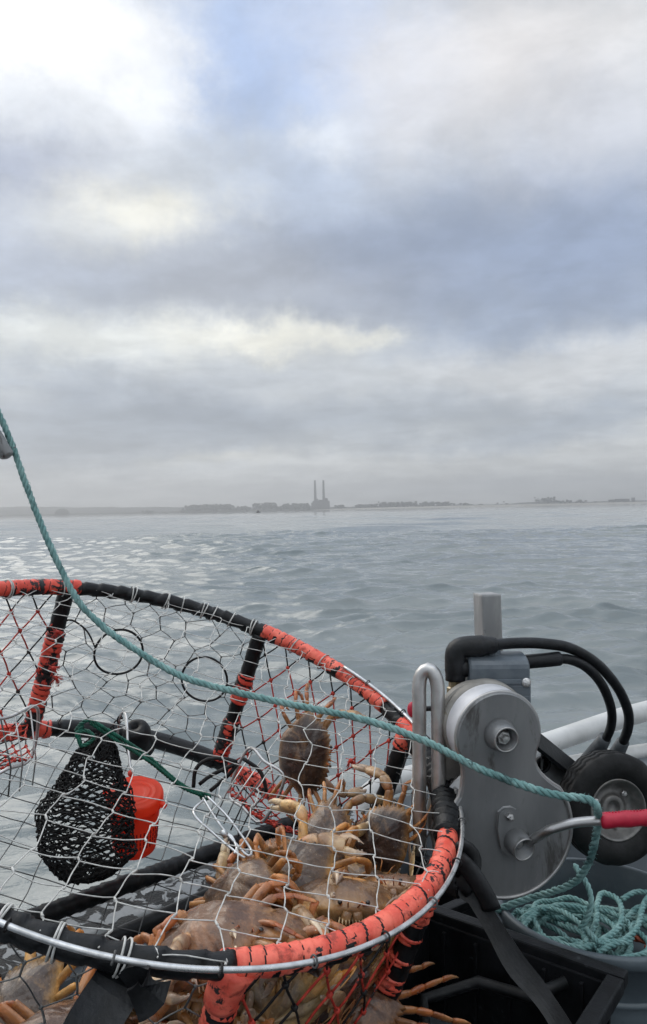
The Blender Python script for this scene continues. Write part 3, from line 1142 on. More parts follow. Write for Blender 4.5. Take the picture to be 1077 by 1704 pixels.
def side_panel(a0, a1, kind, seed, holes=()):
    """a0 > a1 in degrees; width coordinate x runs along the arc, y is height from the top"""
    mb = MB()
    wdt = R(a0 - a1) * PR
    hgt = PH

    def f3(x, y, s):
        t = x / wdt
        bow = .012 * math.sin(math.pi * t) * math.sin(math.pi * y / hgt)
        n_ = .006 * mnoise.noise(Vector((x * 9, y * 9, seed)))
        return W(*potc(a0 + (a1 - a0) * t, PR - .006 - bow * .6 + n_ + s, -y))

    def inside(p):
        return 0 <= p[0] <= wdt and .008 <= p[1] <= hgt - .006 and all(math.dist(p, h_) > .053 for h_ in holes)

    def put(p, q, r_, mi, wob=.004):
        ip, iq = inside(p), inside(q)
        if not ip and not iq:
            return
        if ip and iq:
            a, b = p, q
        else:
            a, b = (p, q) if ip else (q, p)
            lo, hi = 0., 1.
            for _ in range(14):
                m_ = (lo + hi) / 2
                if inside((a[0] + (b[0] - a[0]) * m_, a[1] + (b[1] - a[1]) * m_)):
                    lo = m_
                else:
                    hi = m_
            b = (a[0] + (b[0] - a[0]) * lo, a[1] + (b[1] - a[1]) * lo)
        if math.dist(a, b) > .004:
            strand(mb, f3, a, b, r_, seed, random.uniform(-.002, .002), mi, wob, 4)
    if kind == 'diamond':
        dx, dy = .030, .047
        nj = int(hgt / dy) + 2
        for j in range(-1, nj):
            for i in range(-1, int(wdt / dx) + 3):
                if (i + j) % 2:
                    continue

                def nd(i_, j_):
                    return (i_ * dx + .006 * mnoise.noise(Vector((i_ * 1.3, j_ * 1.7, seed))), j_ * dy + .006 * mnoise.noise(Vector((i_ * 1.9, j_ * 1.1, seed + 4))))
                p = nd(i, j)
                dark = j in (0, 5) or mnoise.noise(Vector((i * 0.8, j * 0.8, seed + .5))) > .22
                for di in (-1, 1):
                    put(p, nd(i + di, j + 1), .0017, 1 if (dark or j == 0) else 0, .0022)
                if inside(p):
                    mb.ball(f3(p[0], p[1], 0), .0048, 1 if dark else 0, seg=6, rings=4)
        mb.build('side_net', [M['net_orange'], M['net_black']], pot_t)
    else:
        w6, h6 = .062, .072
        for j in range(-1, 8):
            for i in range(-1, int(wdt / w6) + 2):
                def nd(i_, j_, b_):
                    x = (i_ + (.5 if j_ % 2 else 0)) * w6 + .020 * mnoise.noise(Vector((i_ * 1.3, j_ * 1.7 + b_, seed)))
                    y = j_ * h6 * .75 + (.016 if b_ else -.016) + .016 * mnoise.noise(Vector((i_ * 2.3, j_ * 1.7 + b_, seed + 2)))
                    return (x, y)
                A, B = nd(i, j, 0), nd(i, j, 1)
                put(A, B, .0014, 0)
                k = i if j % 2 == 0 else i + 1
                put(B, nd(k, j + 1, 0), .0009, 0)
                put(B, nd(k - 1, j + 1, 0), .0009, 0)
                if inside(A):
                    mb.ball(f3(A[0], A[1], 0), .0026, 0, seg=5, rings=4)
        mb.build('side_net', [M['wire']], pot_t)
    return f3


side_panel(187, 127, 'diamond', 1)
w2 = R(52) * PR
eh = [(.143, .135), (.348, .152)]
f3b = side_panel(127, 75, 'hex', 2, eh)
side_panel(75, 24, 'diamond', 3)
side_panel(24, -27, 'hex', 4)
side_panel(-27, -69, 'diamond', 5)
side_panel(-69, -120, 'hex', 6)
side_panel(-120, -172, 'diamond', 7)
for (x, y) in eh:
    mb = MB()
    mb.tube([f3b(x + .053 * math.cos(q), y + .053 * math.sin(q), .001) for q in np.linspace(0, 6.28, 40, endpoint=False)], .0026, 8, closed=True)
    mb.build('escape_ring', M['rubber'], pot_t)
for (x, y, x2, y2) in [(.004, .075, .090, .130), (.401, .147, .432, .12)]:
    mb = MB()
    mb.tube(spline([f3b(x, y, .0), f3b(x + .02, y - .006, 0), f3b((x + x2) / 2 + .015, (y + y2) / 2 - .01, 0), f3b(x2, y2, 0)], .006), .002, 6)
    mb.build('ring_clip', M['rubber'], pot_t)


def bottom_net():
    mb = MB()

    def f3(x, y, s):
        rr = math.hypot(x, y) / .48
        return potxy(x, y, -PH - .018 * max(0, 1 - rr * rr) + s)
    for i in range(-7, 8):
        for j in range(-8, 9):
            p = (i * .066 + .006 * mnoise.noise(Vector((i, j, 3.3))), j * .058 + .006 * mnoise.noise(Vector((i, j, 4.4))))
            for (di, dj) in ((1, 0), (0, 1)):
                q = ((i + di) * .066 + .006 * mnoise.noise(Vector((i + di, j + dj, 3.3))), (j + dj) * .058 + .006 * mnoise.noise(Vector((i + di, j + dj, 4.4))))
                if math.hypot(*p) < .475 and math.hypot(*q) < .475:
                    strand(mb, f3, p, q, .0011, i * 3 + j, 0, 0, .003, 3, 4)
    mb.build('bottom_net', M['wire'], pot_t)


bottom_net()


def tunnel(a0, a1, seed):
    """funnel of netting from the lower side wall in to a wire mouth with hanging triggers"""
    mb = MB()
    ni, nj = 10, 6

    def f3(u, v, s=0.0):
        a = a0 + (a1 - a0) * (.08 + .84 * (u * (1 - v) + (.25 + .5 * u) * v))
        r_ = PR - .01 - .17 * v
        h = -PH + .02 + .05 * v - .03 * math.sin(math.pi * v) * math.sin(math.pi * u) + .008 * mnoise.noise(Vector((u * 5, v * 5, seed)))
        return W(*potc(a, r_, h + s))
    for i in range(ni + 1):
        for j in range(nj + 1):
            for (di, dj) in ((1, 0), (0, 1)):
                i2, j2 = i + di, j + dj
                if i2 > ni or j2 > nj:
                    continue
                pts = [f3((i + (i2 - i) * t) / ni, (j + (j2 - j) * t) / nj) for t in (0, .5, 1)]
                dark = mnoise.noise(Vector((i * .7, j * .9, seed))) > .15
                mb.tube(pts, .0015, 5, mi=1 if dark else 0)
            mb.ball(f3(i / ni, j / nj), .004, 0, seg=5, rings=4)
    mb.build('tunnel_net', [M['net_orange'], M['net_black']], pot_t)
    am = lambda u: a0 + (a1 - a0) * (.29 + .42 * u)
    lo, hi = -PH + .07, -PH + .165
    rm = PR - .18
    mb = MB()
    loop = [potc(am(0), rm, lo), potc(am(.5), rm - .01, lo), potc(am(1), rm, lo), potc(am(1), rm + .02, hi), potc(am(.5), rm + .01, hi + .006), potc(am(0), rm + .02, hi)]
    mb.tube(spline([W(*p) for p in loop], .01, True), .0032, 8, closed=True)
    fr_ = mb.build('tunnel_frame', M['steel'], pot_t)
    for u in (.12, .38, .62, .88):
        mb = MB()
        mb.tube([W(*potc(am(u), rm + .018, hi)), W(*potc(am(u), rm - .03, lo + .02)), W(*potc(am(u), rm - .04, lo - .035))], .0016, 6)
        mb.build('trigger', M['steel'] if u < .5 else M['wire'], fr_)


tunnel(124, 180, 1)
tunnel(72, 27, 2)

# black rubber float cap standing on the bottom ring, with a round hole
mb = MB()
capo = at(229, 1226, 1.68)
capx = WD(-.05, -.55, .83)
mb.lathe([(.0, -.04), (.031, -.04), (.031, .012), (.028, .024), (.021, .032), (.0085, .033), (.0075, .022), (0, .02)], capo, capx, 28)
mb.build('end_cap', M['rubber'], pot_t)
# thicker plain tube on the back of the bottom ring
mb = MB()
mb.tube(arc(120, 76, PR - .001, -PH + .002, 1.0), .0195, 16)
mb.build('ring_sleeve', M['hose'], pot_t)

# long wire closure hooks pulled by the green cord
mb = MB()
K = lambda px, py, d=.05: at(px, py, top_depth(px, py) + d)
for pts in [[(338, 1328), (366, 1372), (400, 1412), (413, 1424), (419, 1417), (405, 1394), (377, 1357), (346, 1326)],
            [(340, 1330), (322, 1352), (352, 1384), (398, 1422), (408, 1427)],
            [(372, 1384), (386, 1392), (394, 1412), (390, 1420)]]:
    mb.tube(spline([K(*p, .03) for p in pts], .006), .0017, 8)
mb.lathe([(.0045, -.005), (.0045, .005)], K(373, 1387, .03), WD(.6, 0, -.75), 10)
mb.build('closure_hook', M['hoop'], pot_t)
# curved black frame piece beside it
mb = MB()
for pts in [[(322, 1310), (326, 1280), (345, 1264), (372, 1262), (395, 1268)], [(404, 1262), (430, 1280), (440, 1300), (443, 1318)], [(332, 1305), (352, 1290), (390, 1272)], [(350, 1316), (380, 1290), (396, 1270)]]:
    mb.tube(spline([at(a, b, 1.40) for a, b in pts], .008), .0036, 8)
mb.build('tunnel_bracket', M['net_black'], pot_t)

# frayed orange twine ends tied to the nets
for (px, py, Y) in [(584, 1266, 1.5), (90, 1112, 1.57), (96, 1052, 1.57), (93, 1128, 1.57)]:
    mb = MB()
    rr = random.Random(px)
    o = at(px, py, Y)
    for q in range(26):
        d = Vector((rr.uniform(-1, 1), rr.uniform(-.5, .5), rr.uniform(-1, .6))).normalized()
        mb.tube([o, o + d * .006, o + d * rr.uniform(.009, .016) + Vector((0, 0, -.003))], .0007, 4)
    mb.ball(o, .005, seg=6)
    mb.build('frayed_knot', M['net_orange'], pot_t)

# black flat rubber strap hooked on the near ring
mb = MB()
sp = spline([at(206, 1612, .80), at(196, 1640, .775), at(172, 1676, .755), at(140, 1730, .73), at(110, 1790, .72)], .008)
ribbon(mb, sp, .0255, .004, WD(1, .15, -.35))
sp = spline([at(214, 1640, .775), at(236, 1628, .77), at(258, 1638, .765), at(240, 1662, .76), at(222, 1672, .758)], .006)
ribbon(mb, sp, .017, .004, WD(.6, .1, -.8))
o = mb.build('rubber_strip', M['rubber'])
tag(o, 'wide black rubber strip hanging off the near edge of the crab pot', 'strap')

# ------------------------------------------------------------------ bait bag, jar and cord inside the pot


def bait_bag():
    cxp, Y = 146, 1.27
    top, bot = at(168, 1232, Y), at(138, 1466, Y - .02)
    axis = (bot - top)
    ex = WD(1, 0, 0)
    ey = WD(0, 1, 0)
    prof = [(0, .25), (.08, .42), (.25, .66), (.45, .88), (.65, 1.0), (.8, .92), (.9, .70), (.97, .42), (1.0, .12)]
    t = [p[0] for p in prof]
    w_ = [p[1] for p in prof]

    def f3(u, v, k=1.0):
        ww = float(np.interp(v, t, w_)) * .077 * k
        ww *= 1 + .24 * mnoise.noise(Vector((math.cos(u) * 1.6, math.sin(u) * 1.6, v * 5)))
        p = top + axis * v
        dr = .010 * mnoise.noise(Vector((u * 2, v * 6, 3)))
        skew = -.012 * math.sin(v * 3) + (.010 if math.cos(u) > 0 else 0) * v
        return p + ex * (ww * math.cos(u) + skew) + ey * (ww * .55 * math.sin(u)) + Vector((0, 0, dr))
    mb = MB()
    for layer, k in ((0, 1.0), (1, .93)):
        nu, nv = 32, 46
        for j in range(nv):
            for i in range(nu):
                if (i + j) % 2:
                    continue

                def nd(i_, j_):
                    i_ = i_ % nu
                    jx = mnoise.noise(Vector((i_ * 1.31, j_ * 1.7, layer * 9)))
                    jy = mnoise.noise(Vector((i_ * 1.9, j_ * 1.1, layer * 9 + 3)))
                    return f3((i_ + .55 * jx) / nu * 2 * math.pi, min(1, max(0, (j_ + .55 * jy) / nv)), k)
                p = nd(i, j)
                for di in (-1, 1):
                    if layer and mnoise.noise(Vector((i * .5, j * .4, 7))) < -.02:
                        continue
                    q = nd(i + di, j + 1)
                    mid = (p + q) / 2 + Vector((random.gauss(0, .0012), 0, random.gauss(0, .0012)))
                    mb.tube([p, mid, q], random.uniform(.0009, .0016), 4, caps=False)
                mb.ball(p, random.uniform(.0015, .0026), seg=5, rings=3)
    # gathered neck and tail
    for q in range(60):
        u = random.random() * 6.28
        mb.tube([f3(u, .12), f3(u + .3, .05, .8), f3(u + .2, -.03, .5)], .0022, 4)
        mb.tube([f3(u, .90, .95), f3(u + .3, .96, .8), f3(u, 1.0, .6)], .0026, 4)
    o = mb.build('bait_bag', M['bag'])
    tag(o, 'black knotted mesh bait bag hanging inside the crab pot', 'bait bag')


bait_bag()


def bait_jar():
    base = at(224, 1410, 1.36)
    ax = WD(.10, -.30, .95)
    ax2 = WD(.07, -.26, .96)
    t = thing('bait_jar', base, 'bright orange red screw lid bait jar behind the black mesh bag', 'jar')
    mb = MB()
    mb.lathe([(.0, 0), (.033, .0), (.037, .004), (.0385, .02), (.043, .09), (.043, .094)], base, ax2, 40)
    body = mb.build('body', M['jar'], t)
    mb = MB()
    e0 = (WD(1, 0, 0) - ax2 * WD(1, 0, 0).dot(ax2)).normalized()
    e1 = ax2.cross(e0)
    for k in range(40):
        a = 2 * math.pi * k / 40
        d = e0 * math.cos(a) + e1 * math.sin(a)
        tn = ax2.cross(d)
        for h in (.026, .035, .044, .053):
            c_ = base + ax2 * h + d * (.0386 + .0045 * (h - .02) / .07)
            mb.box(c_, tn * .0011, ax2 * .0032, d * .0006)
    mb.build('slot_rows', material('jar_slots', (.25, .012, .008, 1), (.30, .015, .01, 1), .6, bump=0), body)
    mb = MB()
    mb.lathe([(.0425, .088), (.0475, .090), (.0485, .094), (.0485, .108), (.047, .112), (.044, .1135), (.036, .1125), (.0355, .1135), (.034, .1135), (.0335, .1125), (.026, .112),
              (.0255, .113), (.024, .113), (.0235, .112), (.014, .1118), (0, .1115)], base, ax2, 44)
    for a in (-.25, 2.9):
        d = e0 * math.cos(a) + e1 * math.sin(a)
        mb.box(base + ax2 * .100 + d * .052, d * .007, ax2.cross(d) * .005, ax2 * .004, .0015)
    mb.build('lid', M['jar'], t)
    # hanger
    mb = MB()
    pts = [at(196, 1222, 1.47), at(199, 1196, 1.46), at(206, 1185, 1.45), at(211, 1196, 1.43), at(213, 1240, 1.39), at(218, 1284, 1.36)]
    mb.tube(spline(pts, .006), .0022, 8)
    o = mb.build('hanger', M['steel'], t)
    mb = MB()
    mb.ball(at(218, 1287, 1.36), .006, seg=10, rings=6)
    mb.build('hanger_knob', M['net_orange'], o)
    # short twisted link by the hook
    mb = MB()
    for s in (0, math.pi):
        P = [at(186 + 20 * q + 4 * math.cos(q * 9 + s), 1214 - 26 * q + 3 * math.sin(q * 9 + s), 1.46) for q in np.linspace(0, 1, 24)]
        mb.tube(P, .0014, 6)
    o = mb.build('wire_link', M['net_black'], t)


bait_jar()

mb = MB()
G = lambda pts: spline([at(a, b, y) for a, b, y in pts], .006)
rope(mb, [at(126, 1216, 1.26), at(136, 1204, 1.25), at(150, 1199, 1.25), at(178, 1214, 1.26), at(240, 1254, 1.29), at(300, 1304, 1.33), at(338, 1322, 1.36)], .0033, 3.0, 5)
rope(mb, [at(150, 1202, 1.25), at(200, 1236, 1.27), at(250, 1268, 1.29), at(302, 1309, 1.33), at(340, 1325, 1.36)], .0033, 3.0, 5)
rope(mb, [at(138, 1206, 1.25), at(131, 1222, 1.25), at(135, 1240, 1.25), at(148, 1236, 1.25), at(156, 1226, 1.25), at(144, 1216, 1.25), at(128, 1220, 1.25), at(134, 1236, 1.25)], .0035, 3.0, 5)
for k in range(3):
    rope(mb, [at(334 + k * 4, 1318, 1.36), at(342 + k * 3, 1320 + k * 2, 1.355), at(348, 1327, 1.36), at(338, 1330, 1.365), at(333, 1322, 1.36)], .003, 3.0, 5)
tag(mb.build('green_cord', M['cord']), 'doubled dark green cord running from the bait bag to the wire hooks', 'cord')

# ------------------------------------------------------------------ crabs
OUT = [(0, .60), (.09, .615), (.15, .585), (.28, .60), (.45, .56), (.62, .47), (.78, .35), (.90, .20), (.985, .06), (1.0, .0), (.93, -.09), (.80, -.20), (.64, -.35), (.48, -.49), (.36, -.565), (.18, -.60), (0, -.61)]


def crab_outline(n=48):
    pts = spline([Vector((a, b, 0)) for a, b in OUT], .01)
    L = [0.0]
    for i in range(1, len(pts)):
        L.append(L[-1] + (pts[i] - pts[i - 1]).length)
    s = np.linspace(0, L[-1], n + 1)
    xs = np.interp(s, L, [p.x for p in pts])
    ys = np.interp(s, L, [p.y for p in pts])
    half = []
    for i in range(n + 1):
        x, y = float(xs[i]), float(ys[i])
        if .28 < x and y > .0:      # saw teeth along the front margin
            k = 1 + .085 * (i % 2)
            x, y = x * k, y * k
        half.append((x, y))
    full = half + [(-x, y) for x, y in half[-2:0:-1]]
    return full


OUTL = crab_outline()
C_TOP, C_TOP2, C_EDGE = (.050, .029, .022), (.225, .125, .058), (.48, .27, .10)
C_BELLY, C_LEG, C_LEG2, C_CLAW, C_TIP = (.30, .20, .10), (.47, .150, .034), (.50, .255, .080), (.62, .46, .26), (.54, .36, .16)


def lerp3(a, b, t):
    return tuple(a[i] + (b[i] - a[i]) * t for i in range(3))


def make_crab(seed, dark=0.0, fold=0.0, claw_open=.3, spread=1.0):
    rr = random.Random(seed)
    mb = MB()
    S = .084
    n = len(OUTL)
    top = [.0, .12, .25, .38, .5, .62, .73, .83, .91, .965, 1.0]
    ctop = lerp3(C_TOP2, C_TOP, dark)
    verts, cols, faces = [], [], []

    def ztop(x, y, t):
        z = .36 * (1 - t ** 2.3) ** .78
        z += .020 * math.sin(x * 7.5) * math.cos(y * 9) * (1 - t) + .018 * math.exp(-((abs(x) - .45) ** 2 + (y - .12) ** 2) * 22) + .022 * math.exp(-(x * x * 18 + (y - .18) ** 2 * 20))
        z -= .045 * math.exp(-((abs(x) - .22 - .1 * y) ** 2 * 240 + (y + .05) ** 2 * 7))
        z -= .03 * math.exp(-((y - .04 - .35 * abs(x)) ** 2 * 320 + (abs(x) - .5) ** 2 * 9))
        z += .022 * mnoise.noise(Vector((x * 13, y * 13, seed + 3)))
        z += .010 * mnoise.noise(Vector((x * 6, y * 6, seed)))
        return z
    rings = []
    for t in top:
        rings.append(('t', t))
    for t in (.985, .94, .85, .7, .5, .28, 0.0):
        rings.append(('b', t))
    for (sd_, t) in rings:
        for (x, y) in OUTL:
            X, Y = x * t, y * t
            if sd_ == 't':
                z = ztop(X, Y, t)
                c_ = lerp3(ctop, C_EDGE, max(0, (t - .80) / .2) ** 1.5 * .8)
                c_ = lerp3(c_, (.13, .085, .07), .35 * max(0, mnoise.noise(Vector((X * 3, Y * 3, seed)))))
            else:
                z = -.30 * (1 - t ** 3.0) ** .75
                ang = math.atan2(abs(Y) * .3 + Y, abs(X) + 1e-6)
                if t < .8:
                    z += .04 * math.cos(ang * 9) * (t / .5 if t < .5 else 1) * (1 if abs(X) > .12 else .2)
                if abs(X) < .13 + .06 * (-Y) and Y < .1:
                    z -= .02
                c_ = lerp3(C_EDGE, C_BELLY, min(1, (1 - t) * 5 + .25))
                c_ = lerp3(c_, (.10, .06, .03), .7 * max(0, -math.cos(ang * 9)) if t < .85 else .1)
            verts.append((X * S, Y * S, z * S))
            cols.append(c_)
    for i in range(len(rings) - 1):
        for k in range(n):
            k2 = (k + 1) % n
            faces.append((i * n + k, (i + 1) * n + k, (i + 1) * n + k2, i * n + k2))
    mb.add(verts, faces, 0, True, cols)
    # face: eyes, antennules, mouth plates
    for s in (-1, 1):
        mb.tube([(s * .014, .046, .004), (s * .017, .053, .007)], .0022, 6, color=C_LEG)
        mb.ball((s * .018, .0545, .008), .0032, color=(.01, .008, .008), seg=8, rings=6)
        mb.tube([(s * .006, .049, .001), (s * .009, .061, .010), (s * .012, .068, .008)], [.0012, .0009, .0004], 5, color=C_LEG)
        mb.tube([(s * .006, .050, -.003), (s * .008, .047, -.013), (s * .005, .036, -.021)], [.006, .0075, .005], 8, flat=.6, color=lerp3(C_BELLY, C_LEG2, .4))
        for q in range(5):
            mb.tube([(s * .004 * q, .048, -.010), (s * .0045 * q, .053, -.015), (s * .004 * q, .051, -.020)], [.0012, .0010, .0004], 4, color=C_CLAW)

    def limb(p0, p1, wa, wb, up, col0, col1, flat=.6, bulge=1.15, end=.8):
        p0, p1 = Vector(p0), Vector(p1)
        P, Rr, C = [], [], []
        for t in (0, .06, .2, .45, .7, .92, 1.0):
            P.append(p0 + (p1 - p0) * t)
            w_ = wa + (wb - wa) * t
            w_ *= {0: .55, .06: .85, .2: 1.0, .45: bulge, .7: 1.08, .92: .95, 1.0: end}[t]
            Rr.append(w_)
            C += [lerp3(col0, col1, t)] * 8
        mb.tube(P, Rr, 8, flat=flat, up=up, color=C)

    def direction(azd, eld, s):
        a, e = R(azd), R(eld)
        return Vector((s * math.cos(a) * math.cos(e), math.sin(a) * math.cos(e), math.sin(e)))
    for s in (-1, 1):
        for k, (bx, by, azb) in enumerate([(.60, .14, 22), (.62, .0, 2), (.58, -.15, -18), (.48, -.30, -40)]):
            j = lambda v: rr.uniform(-v, v)
            fo = fold + j(.15)
            az0 = azb + j(14)
            p0 = Vector((s * bx * S, by * S, -.10 * S))
            l1, l2, l3, l4 = .054, .024, .034, .038
            if k == 3:
                l1, l2, l3, l4 = .044, .021, .029, .030
            e1 = 14 * spread + 6 * fo + j(12)
            e2 = -14 - 36 * fo + j(16)
            e3 = -50 - 75 * fo + j(18)
            e4 = -70 - 100 * fo + j(16)
            d1 = direction(az0, e1, s)
            p1 = p0 + d1 * l1
            p2 = p1 + direction(az0 + j(16), e2, s) * l2
            p3 = p2 + direction(az0 + j(18), e3, s) * l3
            p4 = p3 + direction(az0 + j(14), e4, s) * l4
            up = direction(az0, e1 + 90, s)
            c0 = lerp3(C_LEG2, C_LEG, rr.uniform(.0, .6))
            c1 = lerp3(C_LEG2, C_LEG, rr.uniform(.35, 1))
            limb(p0 - d1 * .016, p1, .0064, .0074, up, C_BELLY, c0)
            limb(p1 - d1 * .002, p2, .0058, .0066, up, c1, c1, .62)
            limb(p2, p3, .0062, .0050, up, c1, lerp3(c0, C_TIP, .4), .5)
            P = [p3 + (p4 - p3) * t + up * (.006 * math.sin(t * 2.4)) for t in (0, .2, .5, .8, 1.0)]
            C = []
            for t in (0, .2, .5, .8, 1.0):
                C += [lerp3(c1, C_TIP, t)] * 7
            mb.tube(P, [.0052, .0056, .0042, .0022, .0004], 7, flat=.6, up=up, color=C)
        # claw arm
        j = lambda v: rr.uniform(-v, v)
        p0 = Vector((s * .50 * S, .34 * S, -.14 * S))
        d1 = direction(42 + j(12), 4 + j(12), s)
        p1 = p0 + d1 * .044
        d2 = direction(78 + j(14), -12 + j(14), s)
        p2 = p1 + d2 * .026
        d3 = direction(128 + j(18) - 30 * fold, -22 + j(16), s)
        upc = Vector((0, 0, 1))
        limb(p0 - d1 * .012, p1, .0095, .0108, upc, C_BELLY, C_LEG2, .7)
        limb(p1 - d1 * .003, p2, .0098, .0112, upc, lerp3(C_LEG, C_LEG2, .4), C_CLAW, .8, 1.1)
        pe = p2 + d3 * .042
        P, C = [], []
        for t in (-.06, 0, .15, .4, .7, .95, 1.0):
            P.append(p2 + (pe - p2) * t)
            C += [lerp3(lerp3(C_LEG2, C_CLAW, .5), C_CLAW, max(0, t))] * 10
        mb.tube(P, [.006, .0095, .0128, .0152, .0150, .0125, .0085], 10, flat=.58, up=upc, color=C)
        side = d3.cross(upc).normalized()
        for (off, cur, cc) in ((-.0075, -.004, C_CLAW), (.0085, .010 * (1 + claw_open), lerp3(C_CLAW, (.62, .50, .36), .5))):
            P, C = [], []
            for t in (0, .25, .5, .75, 1.0):
                P.append(pe - d3 * .004 + upc * (off * (1 - t * .75) + cur * math.sin(t * 2.6)) + d3 * (.038 * t))
                C += [lerp3(cc, (.60, .50, .38), t)] * 8
            mb.tube(P, [.0068, .0068, .0056, .0038, .0006], 8, flat=.75, up=upc, color=C)
            for q in range(4):
                t = .3 + .17 * q
                pt = pe + d3 * (.038 * t - .004) + upc * (off * (1 - t * .75) + cur * math.sin(t * 2.6) + (.0045 if off < 0 else -.0045))
                mb.ball(pt, .0019, color=(.62, .54, .42), seg=5, rings=3)
    return mb


# (dark, fold, claw_open, spread) for the five ways a crab lies
VARS = [(.1, .45, .3, 1), (.9, .65, .5, .6), (.45, .85, .2, 1), (.0, .55, .8, 1.4), (.75, .6, .1, .6), (.1, -.45, .3, .1), (1.0, -.1, .3, .2)]
CRAB_N = [0]


def squeeze(v, lim, soft):
    """values pushing past lim are pressed back under it"""
    return v if v < lim - soft else lim - soft + soft * math.tanh((v - lim + soft) / (soft * 2.5))


def place_crab(var, px, py, Y, dn, fr, scale, label, poke=False):
    CRAB_N[0] += 1
    mb = make_crab(100 + CRAB_N[0] * 13, *VARS[var])
    z = WD(*dn)
    y = WD(*fr)
    y = (y - z * y.dot(z)).normalized()
    x = y.cross(z)
    mw = Matrix.Translation(at(px, py, Y)) @ Matrix((x, y, z)).transposed().to_4x4() @ Matrix.Scale(scale, 4)
    inv = mw.inverted()
    o3, wu, wv, wn = W(*PC), WD(*pu), WD(*pv), WD(*pn)
    res = []
    for p in mb.v:
        d = mw @ Vector(p) - o3
        a, b, h = d.dot(wu), d.dot(wv), d.dot(wn)
        r_ = math.hypot(a, b)
        sag = .030 * max(0, 1 - (r_ / .48) ** 2)
        h = squeeze(h, -.010 - sag * .5, .016)
        if not poke:
            k = squeeze(r_, .464, .016) / max(r_, 1e-6)
            a, b = a * k, b * k
        h = -squeeze(-h, PH + .015, .03)
        res.append(inv @ (o3 + wu * a + wv * b + wn * h))
    mb.v = [tuple(p) for p in res]
    o = mb.build('crab', M['crab'], color=True)
    o.matrix_world = mw
    return tag(o, label, 'crab', 'crabs caught in the pot')


TD = top_depth
CRABS = [
    (1, 506, 1254, 1.545, (-.12, -1, .12), (1, 0, -.06), 1.0, 'brown crab clinging upright to the back net above the pile'),
    (6, 628, 1408, TD(628, 1402) + .21, (-.5, -.82, .22), (-.62, .35, .62), 1.0, 'dark crab standing on edge beside the white rail end, legs out to the right'),
    (4, 548, 1402, TD(556, 1396) + .24, (-.1, -.70, .70), (.85, .15, .10), .9, 'dark crab wedged left of the crab standing by the rail end'),
    (4, 482, 1468, TD(486, 1462) + .135, (-.10, -.66, .74), (-.55, .60, .45), 1.0, 'purple grey crab in the middle of the pile with pale claws above it'),
    (3, 462, 1436, TD(455, 1420) + .19, (-.20, .62, .72), (.90, -.15, .05), .95, 'pale bellied crab behind the purple grey one, claws folded up'),
    (0, 338, 1566, TD(330, 1560) + .10, (-.30, -.20, .93), (.30, -.90, -.15), 1.08, 'large tan crab lying flat at the left end of the pile'),
    (3, 420, 1552, TD(425, 1545) + .085, (.05, .45, .88), (-.05, -.90, .35), 1.0, 'tan crab facing out over the near ring with big cream claws'),
    (0, 572, 1504, TD(572, 1492) + .115, (.05, .35, .93), (.20, -.95, .25), 1.08, 'tan crab facing out in the pile right of the big cream claws'),
    (3, 668, 1494, TD(672, 1478) + .10, (.2, .60, .70), (-.45, -.80, .3), .95, 'crab with orange legs against the orange taped ring at right'),
    (2, 402, 1478, TD(400, 1462) + .14, (-.6, -.35, .70), (-.55, -.6, .3), .85, 'small crab with reddish folded legs at the upper left of the pile'),
    (4, 620, 1500, TD(620, 1500) + .22, (.2, -.6, .75), (.4, .6, .6), 1.0, 'dark crab buried under the right side of the pile'),
    (0, 500, 1540, TD(500, 1540) + .22, (0, -.5, .85), (.8, -.3, 0), 1.0, 'crab buried in the middle under the front of the pile'),
    (1, 565, 1662, 1.03, (.25, -.88, .35), (.3, .4, .85), 1.0, 'dark brown crab seen through the orange net below the near ring'),
    (3, 448, 1672, .99, (-.15, .92, .25), (.2, -.3, 1), 1.0, 'crab pressed belly out against the net right of the orange post'),
    (1, 20, 1690, .97, (-.15, -.55, .82), (-.75, .55, .25), .95, 'reddish brown crab in the lower left corner behind the net'),
    (3, 295, 1672, .97, (.15, .70, .65), (.45, -.55, .5), 1.0, 'tan legged crab between the black strip and the orange post'),
    (2, 125, 1722, .90, (.2, -.1, .95), (.3, -.95, -.1), .95, 'tan crab low down beside the black rubber strip'),
    (3, 648, 1618, 1.10, (-.25, .55, .75), (-.2, -.75, .4), 1.0, 'pale crab under the ring beside the right front post'),
    (5, 572, 1672, 1.10, (.05, -.35, .93), (.05, -1, -.2), 1.0, 'tan crab whose leg tips poke out past the right front post', True),
    (2, 222, 1760, .93, (0, -.6, .8), (.3, -.6, .5), 1.0, 'brown crab at the bottom edge below the black rubber strip'),
    (4, 390, 1760, 1.0, (0, -.7, .7), (.3, .4, .8), 1.0, 'dark crab at the bottom edge under the orange post'),
    (3, 520, 1750, 1.02, (.1, .8, .5), (0, -.5, .8), 1.0, 'pale crab at the bottom edge under the dark brown crab'),
]
for c_ in CRABS:
    place_crab(*c_)

# ------------------------------------------------------------------ line puller
YP = 1.25
pl_n = WD(.20, -1, -.07)                # plate faces the camera, turned slightly right
pl_x = (WD(1, 0, 0) - pl_n * WD(1, 0, 0).dot(pl_n)).normalized()
pl_z = pl_n.cross(pl_x) * -1
if pl_z.dot(WD(0, 0, 1)) < 0:
    pl_z = -pl_z
P0 = at(850, 1388, YP)
PXM = YP / F                            # metres per pixel at the plate
puller = thing('line_puller', P0 - pl_z * .12, 'grey metal pot line puller with a figure eight face plate', 'line puller')


